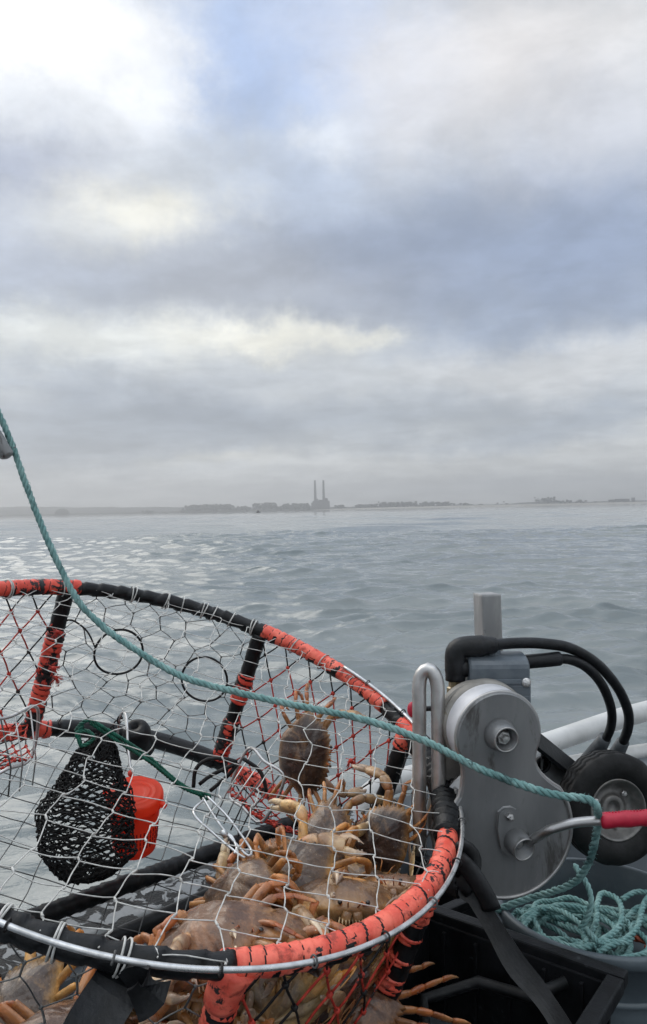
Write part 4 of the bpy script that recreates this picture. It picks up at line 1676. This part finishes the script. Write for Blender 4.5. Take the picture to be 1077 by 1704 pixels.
def plate_outline(n=40, rb=113, rt=73, top=(-23, 168), scale=1.0):
    """lower disc and upper disc joined by concave sides, in pixels at plate depth"""
    pts = []
    rb, rt = rb * scale, rt * scale
    T = Vector(top)
    # lower arc from right shoulder clockwise round the bottom to left shoulder
    a0, a1 = R(38), R(-218)
    for i in range(n + 1):
        a = a0 + (a1 - a0) * i / n
        pts.append((rb * math.cos(a), rb * math.sin(a)))
    # left concave side
    L0 = Vector(pts[-1])
    b0, b1 = R(196), R(-22)
    U0 = T + Vector((math.cos(b0), math.sin(b0))) * rt
    mid = (L0 + U0) / 2 + Vector((14, 6))
    for t in (.2, .4, .6, .8):
        p = L0 * (1 - t) ** 2 + mid * 2 * t * (1 - t) + U0 * t * t
        pts.append((p.x, p.y))
    for i in range(n + 1):
        a = b0 + (b1 - b0) * i / n
        pts.append((T.x + rt * math.cos(a), T.y + rt * math.sin(a)))
    U1 = Vector(pts[-1])
    L1 = Vector(pts[0])
    c1 = U1 + Vector((-14, -36))
    for t in (.15, .3, .45, .6, .75, .9):
        p = U1 * (1 - t) ** 2 + c1 * 2 * t * (1 - t) + L1 * t * t
        pts.append((p.x, p.y))
    return [(a * PXM, b * PXM) for a, b in pts][::-1]


ol = plate_outline()
mb = MB()
mb.prism(ol, P0, pl_x, pl_z, pl_n, -.012, .0, .0025)
plate = mb.build('face_plate', M['plate'], puller)
mb = MB()
mb.tube([P0 + pl_x * a + pl_z * b - pl_n * .006 for a, b in ol], .0032, 8, closed=True)
mb.build('plate_rim', M['plate_rim'], plate)
# dished lip of the lower disc
mb = MB()
q = [(113 * PXM * math.cos(R(a)), 113 * PXM * math.sin(R(a))) for a in range(-150, 32, 3)]
mb.tube([P0 + pl_x * (a * .965) + pl_z * (b * .965) + pl_n * .0005 for a, b in q], .0035, 8)
mb.build('disc_lip', M['plate_rim'], plate)
# drum and back housing behind the upper lobe
PT = P0 + pl_x * (-23 * PXM) + pl_z * (168 * PXM)
mb = MB()
rt = 73 * PXM
mb.lathe([(rt * .98, -.012), (rt * 1.0, -.016), (rt * 1.0, -.05), (rt * .97, -.054)], PT, pl_n, 60)
mb.build('drum', M['drum'], puller)
mb = MB()
mb.lathe([(rt * 1.0, -.054), (rt * 1.06, -.058), (rt * 1.07, -.078), (rt * .9, -.098), (rt * .5, -.108), (0, -.108)], PT + pl_x * .004 - pl_z * .004, pl_n, 60)
mb.build('back_housing', M['cast'], puller)
mb = MB()
mb.lathe([(.085, -.014), (.096, -.02), (.096, -.026), (.06, -.034), (.06, -.044), (.1, -.054), (.1, -.06), (.07, -.07), (0, -.07)], P0 - pl_x * .006, pl_n, 60)
mb.build('sheave', M['plate_rim'], puller)
# dark back plate, seen left below the drum
mb = MB()
mb.prism(plate_outline(scale=.96), P0 - pl_x * .008, pl_x, pl_z, pl_n, -.09, -.072, .003)
mb.build('back_plate', M['cast'], puller)
# upper hub with bolt
mb = MB()
mb.lathe([(.027, -.002), (.0245, .008), (.0235, .014), (.0205, .026), (.0195, .027), (.0175, .026), (.0165, .004), (0, .004)], PT + pl_z * .004, pl_n, 36)
hub = mb.build('hub', M['plate'], puller)
mb = MB()
mb.lathe([(.0205, .0262), (.0206, .0275), (.0176, .0275), (.0174, .026)], PT + pl_z * .004, pl_n, 36, closed=True)
mb.build('hub_edge', M['plate_rim'], hub)
mb = MB()
mb.lathe([(.0115, .003), (.0115, .016), (.0105, .018), (.007, .018), (.007, .023), (.0055, .026), (0, .0265)], PT + pl_z * .004, pl_n, 6, smooth=False)
mb.lathe([(.013, .003), (.013, .009), (0, .009)], PT + pl_z * .004, pl_n, 24)
mb.build('bolt', M['steel'], hub)
# lower pivot: lug plate, tube socket, bolt
PS = P0 + pl_x * (10 * PXM) + pl_z * (-6 * PXM)
mb = MB()
lug = [(-.024, .046), (-.016, .052), (-.004, .052), (.004, .047), (.024, .008), (.02, -.02), (-.004, -.03), (-.02, -.012), (-.026, .02)]
mb.prism(lug, PS - pl_x * .008, pl_x, pl_z, pl_n, .0005, .009, .002)
lug_o = mb.build('pivot_lug', M['plate'], puller)
sock_ax = (pl_n + pl_x * .12 - pl_z * .12).normalized()
mb = MB()
mb.lathe([(.0205, .0), (.0195, .032), (.0188, .034), (.0165, .034), (.0165, .008), (0, .008)], PS - pl_x * .006, sock_ax, 36)
so = mb.build('pivot_socket', M['plate'], lug_o)
mb = MB()
mb.lathe([(.0196, .0325), (.0192, .0352), (.0167, .0352), (.0166, .0325)], PS - pl_x * .006, sock_ax, 36, closed=True)
mb.build('socket_edge', M['plate_rim'], lug_o)
mb = MB()
mb.lathe([(.009, .008), (.009, .015), (.006, .016), (.006, .021), (0, .022)], PS - pl_x * .006, sock_ax, 8, smooth=False)
mb.build('pivot_bolt', M['steel'], lug_o)
mb = MB()
mb.lathe([(.0065, .009), (.0065, .016), (.004, .017), (.004, .021), (0, .022)], PS - pl_x * .018 + pl_z * .041, pl_n, 6, smooth=False)
mb.build('pivot_bolt', M['steel'], lug_o)
# lever with red grip
he = PS - pl_x * .006 + sock_ax * .022
mb = MB()
lev = [he + pl_x * .014 + pl_z * .004, at(914, 1381, 1.20), at(948, 1371, 1.19), at(975, 1367, 1.185), at(1004, 1366, 1.18)]
mb.tube(lev[:1] + spline(lev[1:], .006), .0072, 14)
lv = mb.build('lever', M['steel'], puller)
mb = MB()
gp = spline([at(1000, 1366, 1.18), at(1040, 1363, 1.172), at(1077, 1361, 1.165), at(1120, 1358, 1.158), at(1160, 1355, 1.15)], .004)
mb.tube(gp, [.0118 + .0006 * math.sin(i * .9) if 0 < i < len(gp) - 1 else .0102 for i in range(len(gp))], 16)
for i in range(2, len(gp) - 2):     # a milled ridge along the top
    mb.ball(gp[i] + Vector((0, 0, .0118)), .0016, seg=5, rings=3)
mb.build('grip', M['grip'], lv)

# hydraulic motor block with rounded top
YM = 1.36
mo = thing('hydraulic_motor', at(820, 1150, YM), 'grey painted hydraulic motor block on top of the line puller', 'motor')
mb = MB()
mx = (WD(1, .06, .0)).normalized()
my = WD(-.06, 1, 0)
mz = mx.cross(my)
prof = []
for i in range(11):
    a = R(180 - 18 * i)
    prof.append((.040 * math.cos(a), .030 + .022 * math.sin(a)))
prof = [(-.045, -.085), (-.045, .0), (-.040, .012)] + prof + [(.040, .012), (.047, .0), (.047, -.085)]
mb.prism([(p[0], p[1]) for p in prof][::-1], at(822, 1134, YM), my, mz, mx, -.052, .052, .003)
mblk = mb.build('block', M['motor'], mo)
# slightly raised, blank cast pads and lower body
mb = MB()
fc = at(822, 1138, YM) - my * .046
for (a, b, w_, h_) in [(.008, .014, .026, .004), (-.036, .012, .006, .006), (.030, -.014, .018, .003)]:
    mb.box(fc + mx * a + mz * b - my * .001, mx * w_, my * .002, mz * h_, .001)
mb.build('raised_pads', M['motor'], mblk)
mb = MB()
mb.lathe([(.0065, 0), (.0065, .004), (.004, .005), (.004, .009), (0, .0095)], fc + mx * .043 + mz * .012, -my, 6, smooth=False)
mb.lathe([(.008, -.001), (.008, .002), (0, .002)], fc + mx * .043 + mz * .012, -my, 16)
mb.build('bolt', M['steel'], mblk)
mb = MB()
mb.lathe([(.012, -.012), (.012, .010), (.009, .012), (.009, .016)], at(822, 1090, YM - .01), WD(0, 0, 1), 8, smooth=False)
mb.build('fitting', M['motor'], mo)

# hoses
h1 = thing('hydraulic_hose', at(758, 1130, 1.36), 'longer outer black hydraulic hose looping right from a moulded elbow', 'hose', 'hydraulic hoses on the puller')
mb = MB()
pth = spline([at(758, 1132, 1.34), at(758, 1112, 1.34), at(758, 1091, 1.34), at(761, 1082, 1.34), at(771, 1077, 1.34), at(795, 1075, 1.34), at(826, 1073, 1.34)], .004)
mb.tube(pth, [.0175] * 4 + [.0185] * (len(pth) - 10) + [.0165, .0160, .0155, .015, .014, .0125], 18)
mb.tube([at(762, 1112, 1.34), at(790, 1110, 1.35)], [.019, .013], 14)
mb.build('elbow', M['hose'], h1)
mb = MB()
mb.tube(spline([at(820, 1073, 1.34), at(862, 1070, 1.36), at(905, 1071, 1.37), at(950, 1079, 1.40), at(993, 1104, 1.45), at(1027, 1143, 1.51), at(1045, 1183, 1.56), at(1045, 1212, 1.60), at(1034, 1240, 1.64), at(1018, 1268, 1.68)], .008),
        .0098, 14)
mb.build('hose_run', M['hose'], h1)
mb = MB()
mb.tube([at(1037, 1234, 1.63), at(1026, 1254, 1.66), at(1012, 1276, 1.69)], [.013, .016, .016], 14)
mb.build('sleeve', M['hose_grey'], h1)
mb = MB()
mb.lathe([(.014, -.012), (.014, .004), (.011, .006), (.011, .03)], at(757, 1148, 1.34), WD(0, 0, 1), 8, smooth=False)
mb.build('fitting', M['brass'], h1)
h2 = thing('hydraulic_hose', at(872, 1102, 1.37), 'shorter inner black hydraulic hose leaving the motor with a thick sleeve', 'hose', 'hydraulic hoses on the puller')
mb = MB()
mb.tube(spline([at(864, 1102, 1.37), at(885, 1101, 1.37), at(905, 1099, 1.37), at(928, 1096, 1.38)], .006), .0115, 14)
mb.tube(spline([at(866, 1102, 1.369), at(890, 1100, 1.369), at(912, 1098, 1.372), at(930, 1096, 1.38)], .004)[:], .0128, 16)
mb.build('sleeve', M['hose'], h2)
mb = MB()
mb.tube(spline([at(924, 1096, 1.38), at(950, 1098, 1.40), at(978, 1112, 1.43), at(1002, 1140, 1.48), at(1017, 1178, 1.53), at(1017, 1208, 1.57), at(1006, 1234, 1.61), at(988, 1258, 1.66)], .008), .0090, 14)
mb.build('hose_run', M['hose'], h2)
mb = MB()
mb.tube([at(1007, 1228, 1.60), at(995, 1246, 1.63), at(978, 1266, 1.67)], [.013, .0165, .017], 14)
mb.build('grey_sleeve', M['hose_grey'], h2)

# square aluminium post behind the motor
mb = MB()
pc = at(812, 1066, 1.50)
mb.box(at(815, 1120, 1.50) , WD(1, .25, .0) * .0205, WD(-.25, 1, 0) * .0205, WD(-.035, 0, 1) * .155, .004)
o = mb.build('aluminium_post', M['alu'])
tag(o, 'square weathered aluminium post rising behind the hydraulic motor', 'post')

# stainless U-shaped davit loop
mb = MB()
YU = 1.30
up_ = [at(699, 1420, YU), at(698, 1300, YU), at(698, 1180, YU), at(698, 1140, YU), at(702, 1122, YU), at(713, 1114, YU - .003), at(722, 1121, YU - .006), at(728, 1140, YU - .008), at(729, 1180, YU - .008), at(730, 1300, YU - .008), at(731, 1420, YU - .008)]
mb.tube(spline(up_, .008), .0118, 16)
o = mb.build('steel_loop', M['steel'])
tag(o, 'bent stainless steel tube loop standing left of the line puller', 'tube loop')
# small red knob on a black rod
kn = thing('control_knob', at(688, 1181, 1.33), 'small red knob on a black rod behind the steel tube loop', 'knob')
mb = MB()
mb.ball(at(686, 1181, 1.335), .0085, seg=14, rings=10, scale=(1, 1, 1.6))
mb.build('knob', M['grip'], kn)
mb = MB()
mb.tube([at(690, 1180, 1.335), at(745, 1178, 1.335)], .0045, 10)
mb.build('rod', M['hose'], kn)

# bracket arm behind the plate, and hull bracket with a hole
br = thing('puller_bracket', at(930, 1260, 1.5), 'dark wet metal bracket arm running from the puller down to the wheel', 'bracket')
mb = MB()
d = (at(985, 1303, 1.64) - at(880, 1220, 1.46))
dn_ = d.normalized()
upb = (WD(.4, -.6, .7) - dn_ * WD(.4, -.6, .7).dot(dn_)).normalized()
mb.box(at(932, 1262, 1.55), d * .5, upb * .004, dn_.cross(upb) * .024, .0015)
mb.build('arm', M['crate'], br)
mb = MB()
mb.box(at(925, 1290, 1.575), dn_ * .07, (WD(0, 0, 1)) * .045, WD(.3, .9, 0) * .006, .002)
mb.build('web', M['plate'], br)
mb = MB()
mb.lathe([(.016, -.004), (.016, .004), (.011, .004), (.011, -.004)], at(903, 1272, 1.535), WD(.25, -1, .1), 24, closed=True)
mb.lathe([(.0112, .001), (0, .001)], at(903, 1272, 1.535), WD(.25, -1, .1), 24)
mb.build('eyelet', M['crate'], br)

# ------------------------------------------------------------------ small spare wheel
YW = 1.50
wc = at(1017, 1342, YW)
wax = WD(.20, -1, .10)
wt = thing('spare_wheel', wc - Vector((0, 0, .104)), 'small black treaded wheel with a metal rim hanging inside the gunwale', 'wheel')
WS = .88
ws_ = lambda pr: [(a * WS, b * WS) for a, b in pr]
wref = WD(1, 0, 0)
r0 = (wref - wax * wref.dot(wax)).normalized()
r1 = wax.cross(r0)
ro = .119
mb = MB()
sides = 120
prof = [(.062, .024), (.068, .031), (.082, .037), (.094, .0375), (.103, .036), (.110, .032), (.116, .0275), (.119, .018), (.1115, .0165), (.1115, .0125), (.119, .011), (.1195, .002), (.112, .0005), (.112, -.0035),
        (.1195, -.005), (.119, -.014), (.1115, -.0155), (.1115, -.0195), (.118, -.021), (.115, -.0275), (.108, -.033), (.09, -.0375), (.062, -.024)]
verts, faces = [], []
for j, (r_, h_) in enumerate(prof):
    for k in range(sides):
        a = 2 * math.pi * k / sides
        rr_, hh = r_, h_
        if r_ > .111 and abs(h_) < .025:       # zigzag grooves of the tread
            hh += .0034 * (1 if (k % 6) < 3 else -1)
        verts.append(wc + (wax * hh + r0 * (rr_ * math.cos(a)) + r1 * (rr_ * math.sin(a))) * WS)
for j in range(len(prof) - 1):
    for k in range(sides):
        k2 = (k + 1) % sides
        faces.append((j * sides + k, j * sides + k2, (j + 1) * sides + k2, (j + 1) * sides + k))
mb.add(verts, faces, 0, True)
mb.build('tyre', M['tyre'], wt)
mb = MB()
mb.lathe(ws_([(.050, -.03), (.0655, .022), (.0665, .028), (.0655, .0315), (.0625, .0305), (.060, .024), (.055, .018), (.050, .004), (.040, -.002), (.030, .0), (.028, .004), (.026, .010), (.0245, .011), (.0165, .011), (.0155, .010), (.0155, -.004), (0, -.004)]), wc, wax, 48)
rm_ = mb.build('rim', M['rim'], wt)
for a in (42, 160, 280):
    mb = MB()
    mb.lathe(ws_([(.0065, -.002), (.0065, .006), (.004, .007), (.004, .010), (0, .0105)]), wc + (r0 * (.041 * math.cos(R(a))) + r1 * (.041 * math.sin(R(a)))) * WS, wax, 6, smooth=False)
    mb.build('rim_bolt', M['steel'], rm_)
mb = MB()
mb.tube([wc - r0 * .046 - r1 * .018 + wax * .0, wc - r0 * .044 - r1 * .02 + wax * .022], .004, 8)
mb.build('valve', M['hose'], rm_)

# ------------------------------------------------------------------ tub with coiled rope
tc_ = (.492, 1.387, -.70)
tubo = thing('rope_tub', W(tc_[0], tc_[1], -1.10), 'round grey plastic tub with teal rope coiled inside', 'tub')
up = WD(0, 0, 1)
mb = MB()
mb.lathe([(.150, -.40), (.166, -.10), (.168, -.022), (.178, -.020), (.181, -.016), (.181, -.003), (.178, .001), (.171, .001), (.1685, -.002), (.162, -.06), (.146, -.385), (0, -.385)], W(*tc_), up, 72)
tb = mb.build('tub_body', M['tub'], tubo)
mb = MB()
mb.lathe([(.1655, -.075), (.171, -.078), (.171, -.084), (.165, -.087)], W(*tc_), up, 72)
mb.lathe([(.1625, -.150), (.168, -.153), (.168, -.159), (.162, -.162)], W(*tc_), up, 72)
mb.build('rib', M['tub'], tubo)

ZR = -.735


def tubp(x, y, z):
    return W(tc_[0] + x, tc_[1] + y, tc_[2] + z)


def coil_rope():
    mb = MB()
    rr = random.Random(3)
    # the working end comes down from the puller and turns into the coil, then loop after loop
    pts = [at(-120, 330, 1.52), at(-60, 560, 1.49), at(0, 692, 1.46), at(22, 745, 1.455), at(42, 802, 1.45), at(80, 900, 1.43), at(124, 990, 1.41), at(160, 1032, 1.395), at(206, 1068, 1.38), at(300, 1124, 1.345), at(400, 1153, 1.31),
           at(500, 1175, 1.28), at(600, 1196, 1.25), at(700, 1230, 1.22), at(800, 1280, 1.19), at(880, 1310, 1.165), at(930, 1324, 1.150), at(962, 1327, 1.145), at(984, 1333, 1.145), at(994, 1347, 1.15), at(996, 1366, 1.215), at(992, 1392, 1.24),
           at(982, 1430, 1.27), at(968, 1456, 1.29), at(952, 1470, 1.31), at(925, 1482, 1.33), at(890, 1492, 1.35), at(850, 1505, 1.36), at(826, 1516, 1.37)]
    def loop(cx_, cy_, rx, ry, z, a0, a1, n=12):
        out = []
        for i in range(n + 1):
            a = R(a0 + (a1 - a0) * i / n)
            out.append(tubp(cx_ + rx * math.cos(a) + rr.uniform(-.006, .006), cy_ + ry * math.sin(a) + rr.uniform(-.006, .006), z + rr.uniform(-.006, .006)))
        return out
    z = -.10
    rope(mb, pts, .0061, 3.0, 7, fuzz=900)
    layers = [(.03, -.03, .10, .095, -.05), (.045, -.045, .085, .075, -.042), (-.05, .0, .10, .09, -.05), (-.075, -.035, .07, .08, -.044), (-.045, -.03, .088, .088, -.038), (-.06, -.02, .085, .075, -.055), (-.075, -.01, .07, .085, -.045), (-.03, -.045, .10, .07, -.040), (-.065, -.03, .09, .06, -.030), (-.05, -.02, .075, .08, -.022), (-.07, -.05, .075, .06, -.018), (-.055, -.055, .095, .06, -.014)]
    cur = [tubp(-.14, .03, -.03)]
    a = 170
    for (cx_, cy_, rx, ry, z) in layers:
        cur += loop(cx_, cy_, rx, ry, z, a, a + 360 + rr.uniform(-40, 40), 13)
        a += rr.uniform(-40, 60)
    rope(mb, cur, .0050, 3.0, 6)
    # loose bights thrown across the top and to the right
    for bp in [[(-.11, .02, -.02), (-.075, -.02, -.005), (-.055, -.075, .0), (-.04, -.125, -.006)],
               [(-.05, -.12, -.012), (.01, -.075, -.002), (.035, -.01, .006), (.02, .025, .004), (0.0, 0.0, .002), (-.025, -.06, -.006), (-.06, -.11, -.012)],
               [(-.045, -.125, -.018), (.03, -.085, -.008), (.075, -.015, .002), (.105, .03, .0), (.085, .045, -.004), (.055, .03, -.01)],
               [(.05, -.0, -.03), (.09, .025, -.02), (.13, .0, -.022), (.17, -.05, -.03)],
               [(.04, -.03, -.03), (.085, -.005, -.03), (.125, -.02, -.03), (.165, -.075, -.03)],
               [(-.02, -.13, -.03), (.03, -.115, -.028), (.075, -.105, -.026), (.115, -.105, -.03), (.14, -.08, -.04)],
               [(-.01, -.12, -.04), (.04, -.10, -.038), (.09, -.085, -.036), (.13, -.07, -.04)]]:
        rope(mb, [tubp(*p) for p in bp], .0050, 3.0, 6, phase=rr.random() * 6)
    # upright run from the crossing down into the coil
    rope(mb, [at(957, 1440, 1.33), at(966, 1454, 1.31), at(978, 1474, 1.29), at(984, 1500, 1.28), at(978, 1525, 1.28), at(966, 1545, 1.285)], .0050, 3.0, 6)
    o = mb.build('pot_line', M['rope'])
    tag(o, 'long teal laid rope running over the pot and puller into a coil in the tub', 'rope')
    mb = MB()
    rope(mb, [tubp(.05, -.02, -.05), tubp(.09, -.05, -.045), tubp(.13, -.05, -.045), tubp(.16, -.02, -.05)], .0065, 3.3, 6)
    rope(mb, [tubp(.06, -.06, -.05), tubp(.10, -.075, -.045), tubp(.14, -.06, -.045)], .0065, 3.3, 6)
    tag(mb.build('orange_line', M['rope_red']), 'short rusty orange rope lying under the teal coil at right', 'rope')


coil_rope()

# filling under the coil so that the tub is full of rope
mb = MB()
rr = random.Random(8)
for k in range(10):
    z = -.07 - .012 * k
    pts = [tubp(rr.uniform(-.02, .02) + (.12 - .006 * (k % 4)) * math.cos(q), rr.uniform(-.02, .02) + (.12 - .006 * (k % 3)) * math.sin(q), z + rr.uniform(-.004, .004)) for q in np.linspace(0, 12.2, 26)]
    rope(mb, pts, .0050, 3.0, 5, ds=.005)
tag(mb.build('lower_coil', M['rope']), 'older teal rope packed at the bottom of the grey tub', 'rope')

# ------------------------------------------------------------------ black crate and strap
ca = Vector((.428, 1.152))
ea, eb = Vector((-.80, .60)), Vector((-.60, -.80))
cr = thing('black_crate', W(.2, 1.1, -1.10), 'black plastic crate with an open rim in front of the grey tub', 'crate')
CZ = -.70


def crp(a, b, z):
    p = ca + ea * a + eb * b
    return W(p.x, p.y, z)


LA, LB, HT = .31, .34, .30
mb = MB()
xa, xb, xz = WD(ea.x, ea.y, 0), WD(eb.x, eb.y, 0), WD(0, 0, 1)
mb.box(crp(LA / 2, .004, CZ - HT / 2), xa * (LA / 2), xb * .004, xz * (HT / 2), .002)
mb.box(crp(LA / 2, LB - .004, CZ - HT / 2), xa * (LA / 2), xb * .004, xz * (HT / 2), .002)
mb.box(crp(.0035, LB / 2, CZ - HT / 2), xa * .004, xb * (LB / 2 - .009), xz * (HT / 2 - .002), .002)
mb.box(crp(LA - .0035, LB / 2, CZ - HT / 2), xa * .004, xb * (LB / 2 - .009), xz * (HT / 2 - .002), .002)
mb.box(crp(LA / 2, LB / 2, CZ - HT + .004), xa * (LA / 2 - .008), xb * (LB / 2 - .008), xz * .004)
mb.build('walls', M['crate'], cr)
mb = MB()
for (a, b, ha, hb) in [(LA / 2, -.009, LA / 2 + .02, .013), (LA / 2, LB + .009, LA / 2 + .02, .013), (-.009, LB / 2, .013, LB / 2 - .006), (LA + .009, LB / 2, .013, LB / 2 - .006)]:
    mb.box(crp(a, b, CZ + .004), xa * ha, xb * hb, xz * .011, .004)
mb.build('rim', M['crate'], cr)
mb = MB()
mb.box(crp(LA * .55, LB / 2, CZ - HT + .06), xa * .003, xb * (LB / 2 - .012), xz * .05, .001)
mb.build('divider', M['crate'], cr)
for k in range(5):
    mb = MB()
    mb.box(crp(.04 + .058 * k, .011, CZ - .12), xa * .003, xb * .0035, xz * .11, .001)
    mb.build('inner_rib', M['crate'], cr)
mb = MB()
mb.tube([crp(.06, .02, CZ - .012), crp(.10, .06, CZ - .03), crp(.19, .05, CZ - .045), crp(.25, .12, CZ - .06), crp(.2, .2, CZ - .08), crp(.1, .22, CZ - .11)], .009, 10)
tag(mb.build('loose_hose', M['strap']), 'short black rubber hose lying inside the black crate', 'hose')
for k in range(4):
    mb = MB()
    mb.box(crp(-.006, .05 + .08 * k, CZ - .12), xa * .008, xb * .004, xz * .115, .002)
    mb.build('outer_rib', M['crate'], cr)

# tall dark bin side left of the crate
bn = thing('black_bin', W(.06, 1.62, -1.4), 'black plastic bin in shadow behind the crab pot and crate', 'bin')
mb = MB()
bo = Vector((.145, 1.62))
ba, bb = Vector((.80, .60)), Vector((-.60, .80))


def bnp(a, b, z):
    p = bo + ba * a + bb * b
    return W(p.x, p.y, z)


wa_, wb_ = WD(ba.x, ba.y, 0), WD(bb.x, bb.y, 0)
BZ = -.80
for (a, b, ha, hb) in [(.0, -.11, .15, .004), (.0, .11, .15, .004), (-.146, 0, .004, .104), (.146, 0, .004, .104)]:
    mb.box(bnp(a, b, BZ - .25), wa_ * ha, wb_ * hb, xz * .25, .002)
mb.build('walls', M['crate'], bn)
mb = MB()
for (a, b, ha, hb) in [(.0, -.122, .165, .012), (.0, .122, .165, .012), (-.16, 0, .012, .109), (.16, 0, .012, .109)]:
    mb.box(bnp(a, b, BZ + .003), wa_ * ha, wb_ * hb, xz * .010, .004)
mb.build('rim', M['crate'], bn)

mb = MB()
st = spline([at(752, 1400, 1.18), at(764, 1430, 1.165), at(776, 1462, 1.15), at(800, 1506, 1.13), at(826, 1550, 1.11), at(858, 1604, 1.085), at(896, 1650, 1.06), at(930, 1700, 1.03), at(960, 1760, 1.0)], .008)
ribbon(mb, st, [.0145 + (.006 if i < 9 else 0) + .0015 * math.sin(i * .4) for i in range(len(st))], .004, WD(.8, -.1, .35))
st2 = spline([at(744, 1418, 1.16), at(770, 1410, 1.15), at(786, 1430, 1.145), at(778, 1466, 1.14), at(758, 1478, 1.15), at(744, 1450, 1.16), at(762, 1432, 1.14), at(784, 1452, 1.13), at(806, 1486, 1.12), at(818, 1512, 1.118)], .006)
mb.tube(st2, .0155, 12, flat=.5, up=WD(.7, -.5, .4))
o = mb.build('black_strap', M['strap'])
tag(o, 'long flat black rubber strap tied to the pot and stretched down over the crate', 'strap')

# ------------------------------------------------------------------ davit arm, tip just inside the picture
dv = thing('davit', W(-1.25, 1.15, -.74), 'dark grey metal davit arm tip beside the teal rope at the left edge', 'davit')
mb = MB()
tip = at(11, 757, 1.44)
dirv = (at(-60, 640, 1.44) - tip).normalized()
pts = [tip - dirv * .006, tip - dirv * .003, tip, tip + dirv * .2, tip + dirv * .5]
mb.tube(pts, [.006, .0115, .0135, .0135, .0135], 18)
mb.build('arm', M['plate'], dv)
end = tip + dirv * .5
mb = MB()
mb.tube(spline([W(-1.25, 1.15, -.74), W(-1.22, 1.2, .2), end + WD(-.3, 0, .1) * .2, end], .05), .022, 14)
mb.build('mast', M['alu'], dv)

# ------------------------------------------------------------------ sea haze
hz = bpy.data.materials.new('sea_haze')
hz.use_nodes = True
N = Nodes(hz.node_tree)
pv_ = N.n('ShaderNodeVolumePrincipled')
pv_.inputs['Color'].default_value = (.98, .985, .99, 1)
pv_.inputs['Density'].default_value = 0.00032
pv_.inputs['Anisotropy'].default_value = 0.6
out = N.n('ShaderNodeOutputMaterial')
N.link(pv_.outputs[0], out.inputs['Volume'])
mb = MB()
mb.box((0, 0, 97), (6400, 0, 0), (0, 6400, 0), (0, 0, 103))
o = mb.build('haze', hz)
tag(o, 'pale sea haze over the water and the far shore', 'haze', kind='stuff')
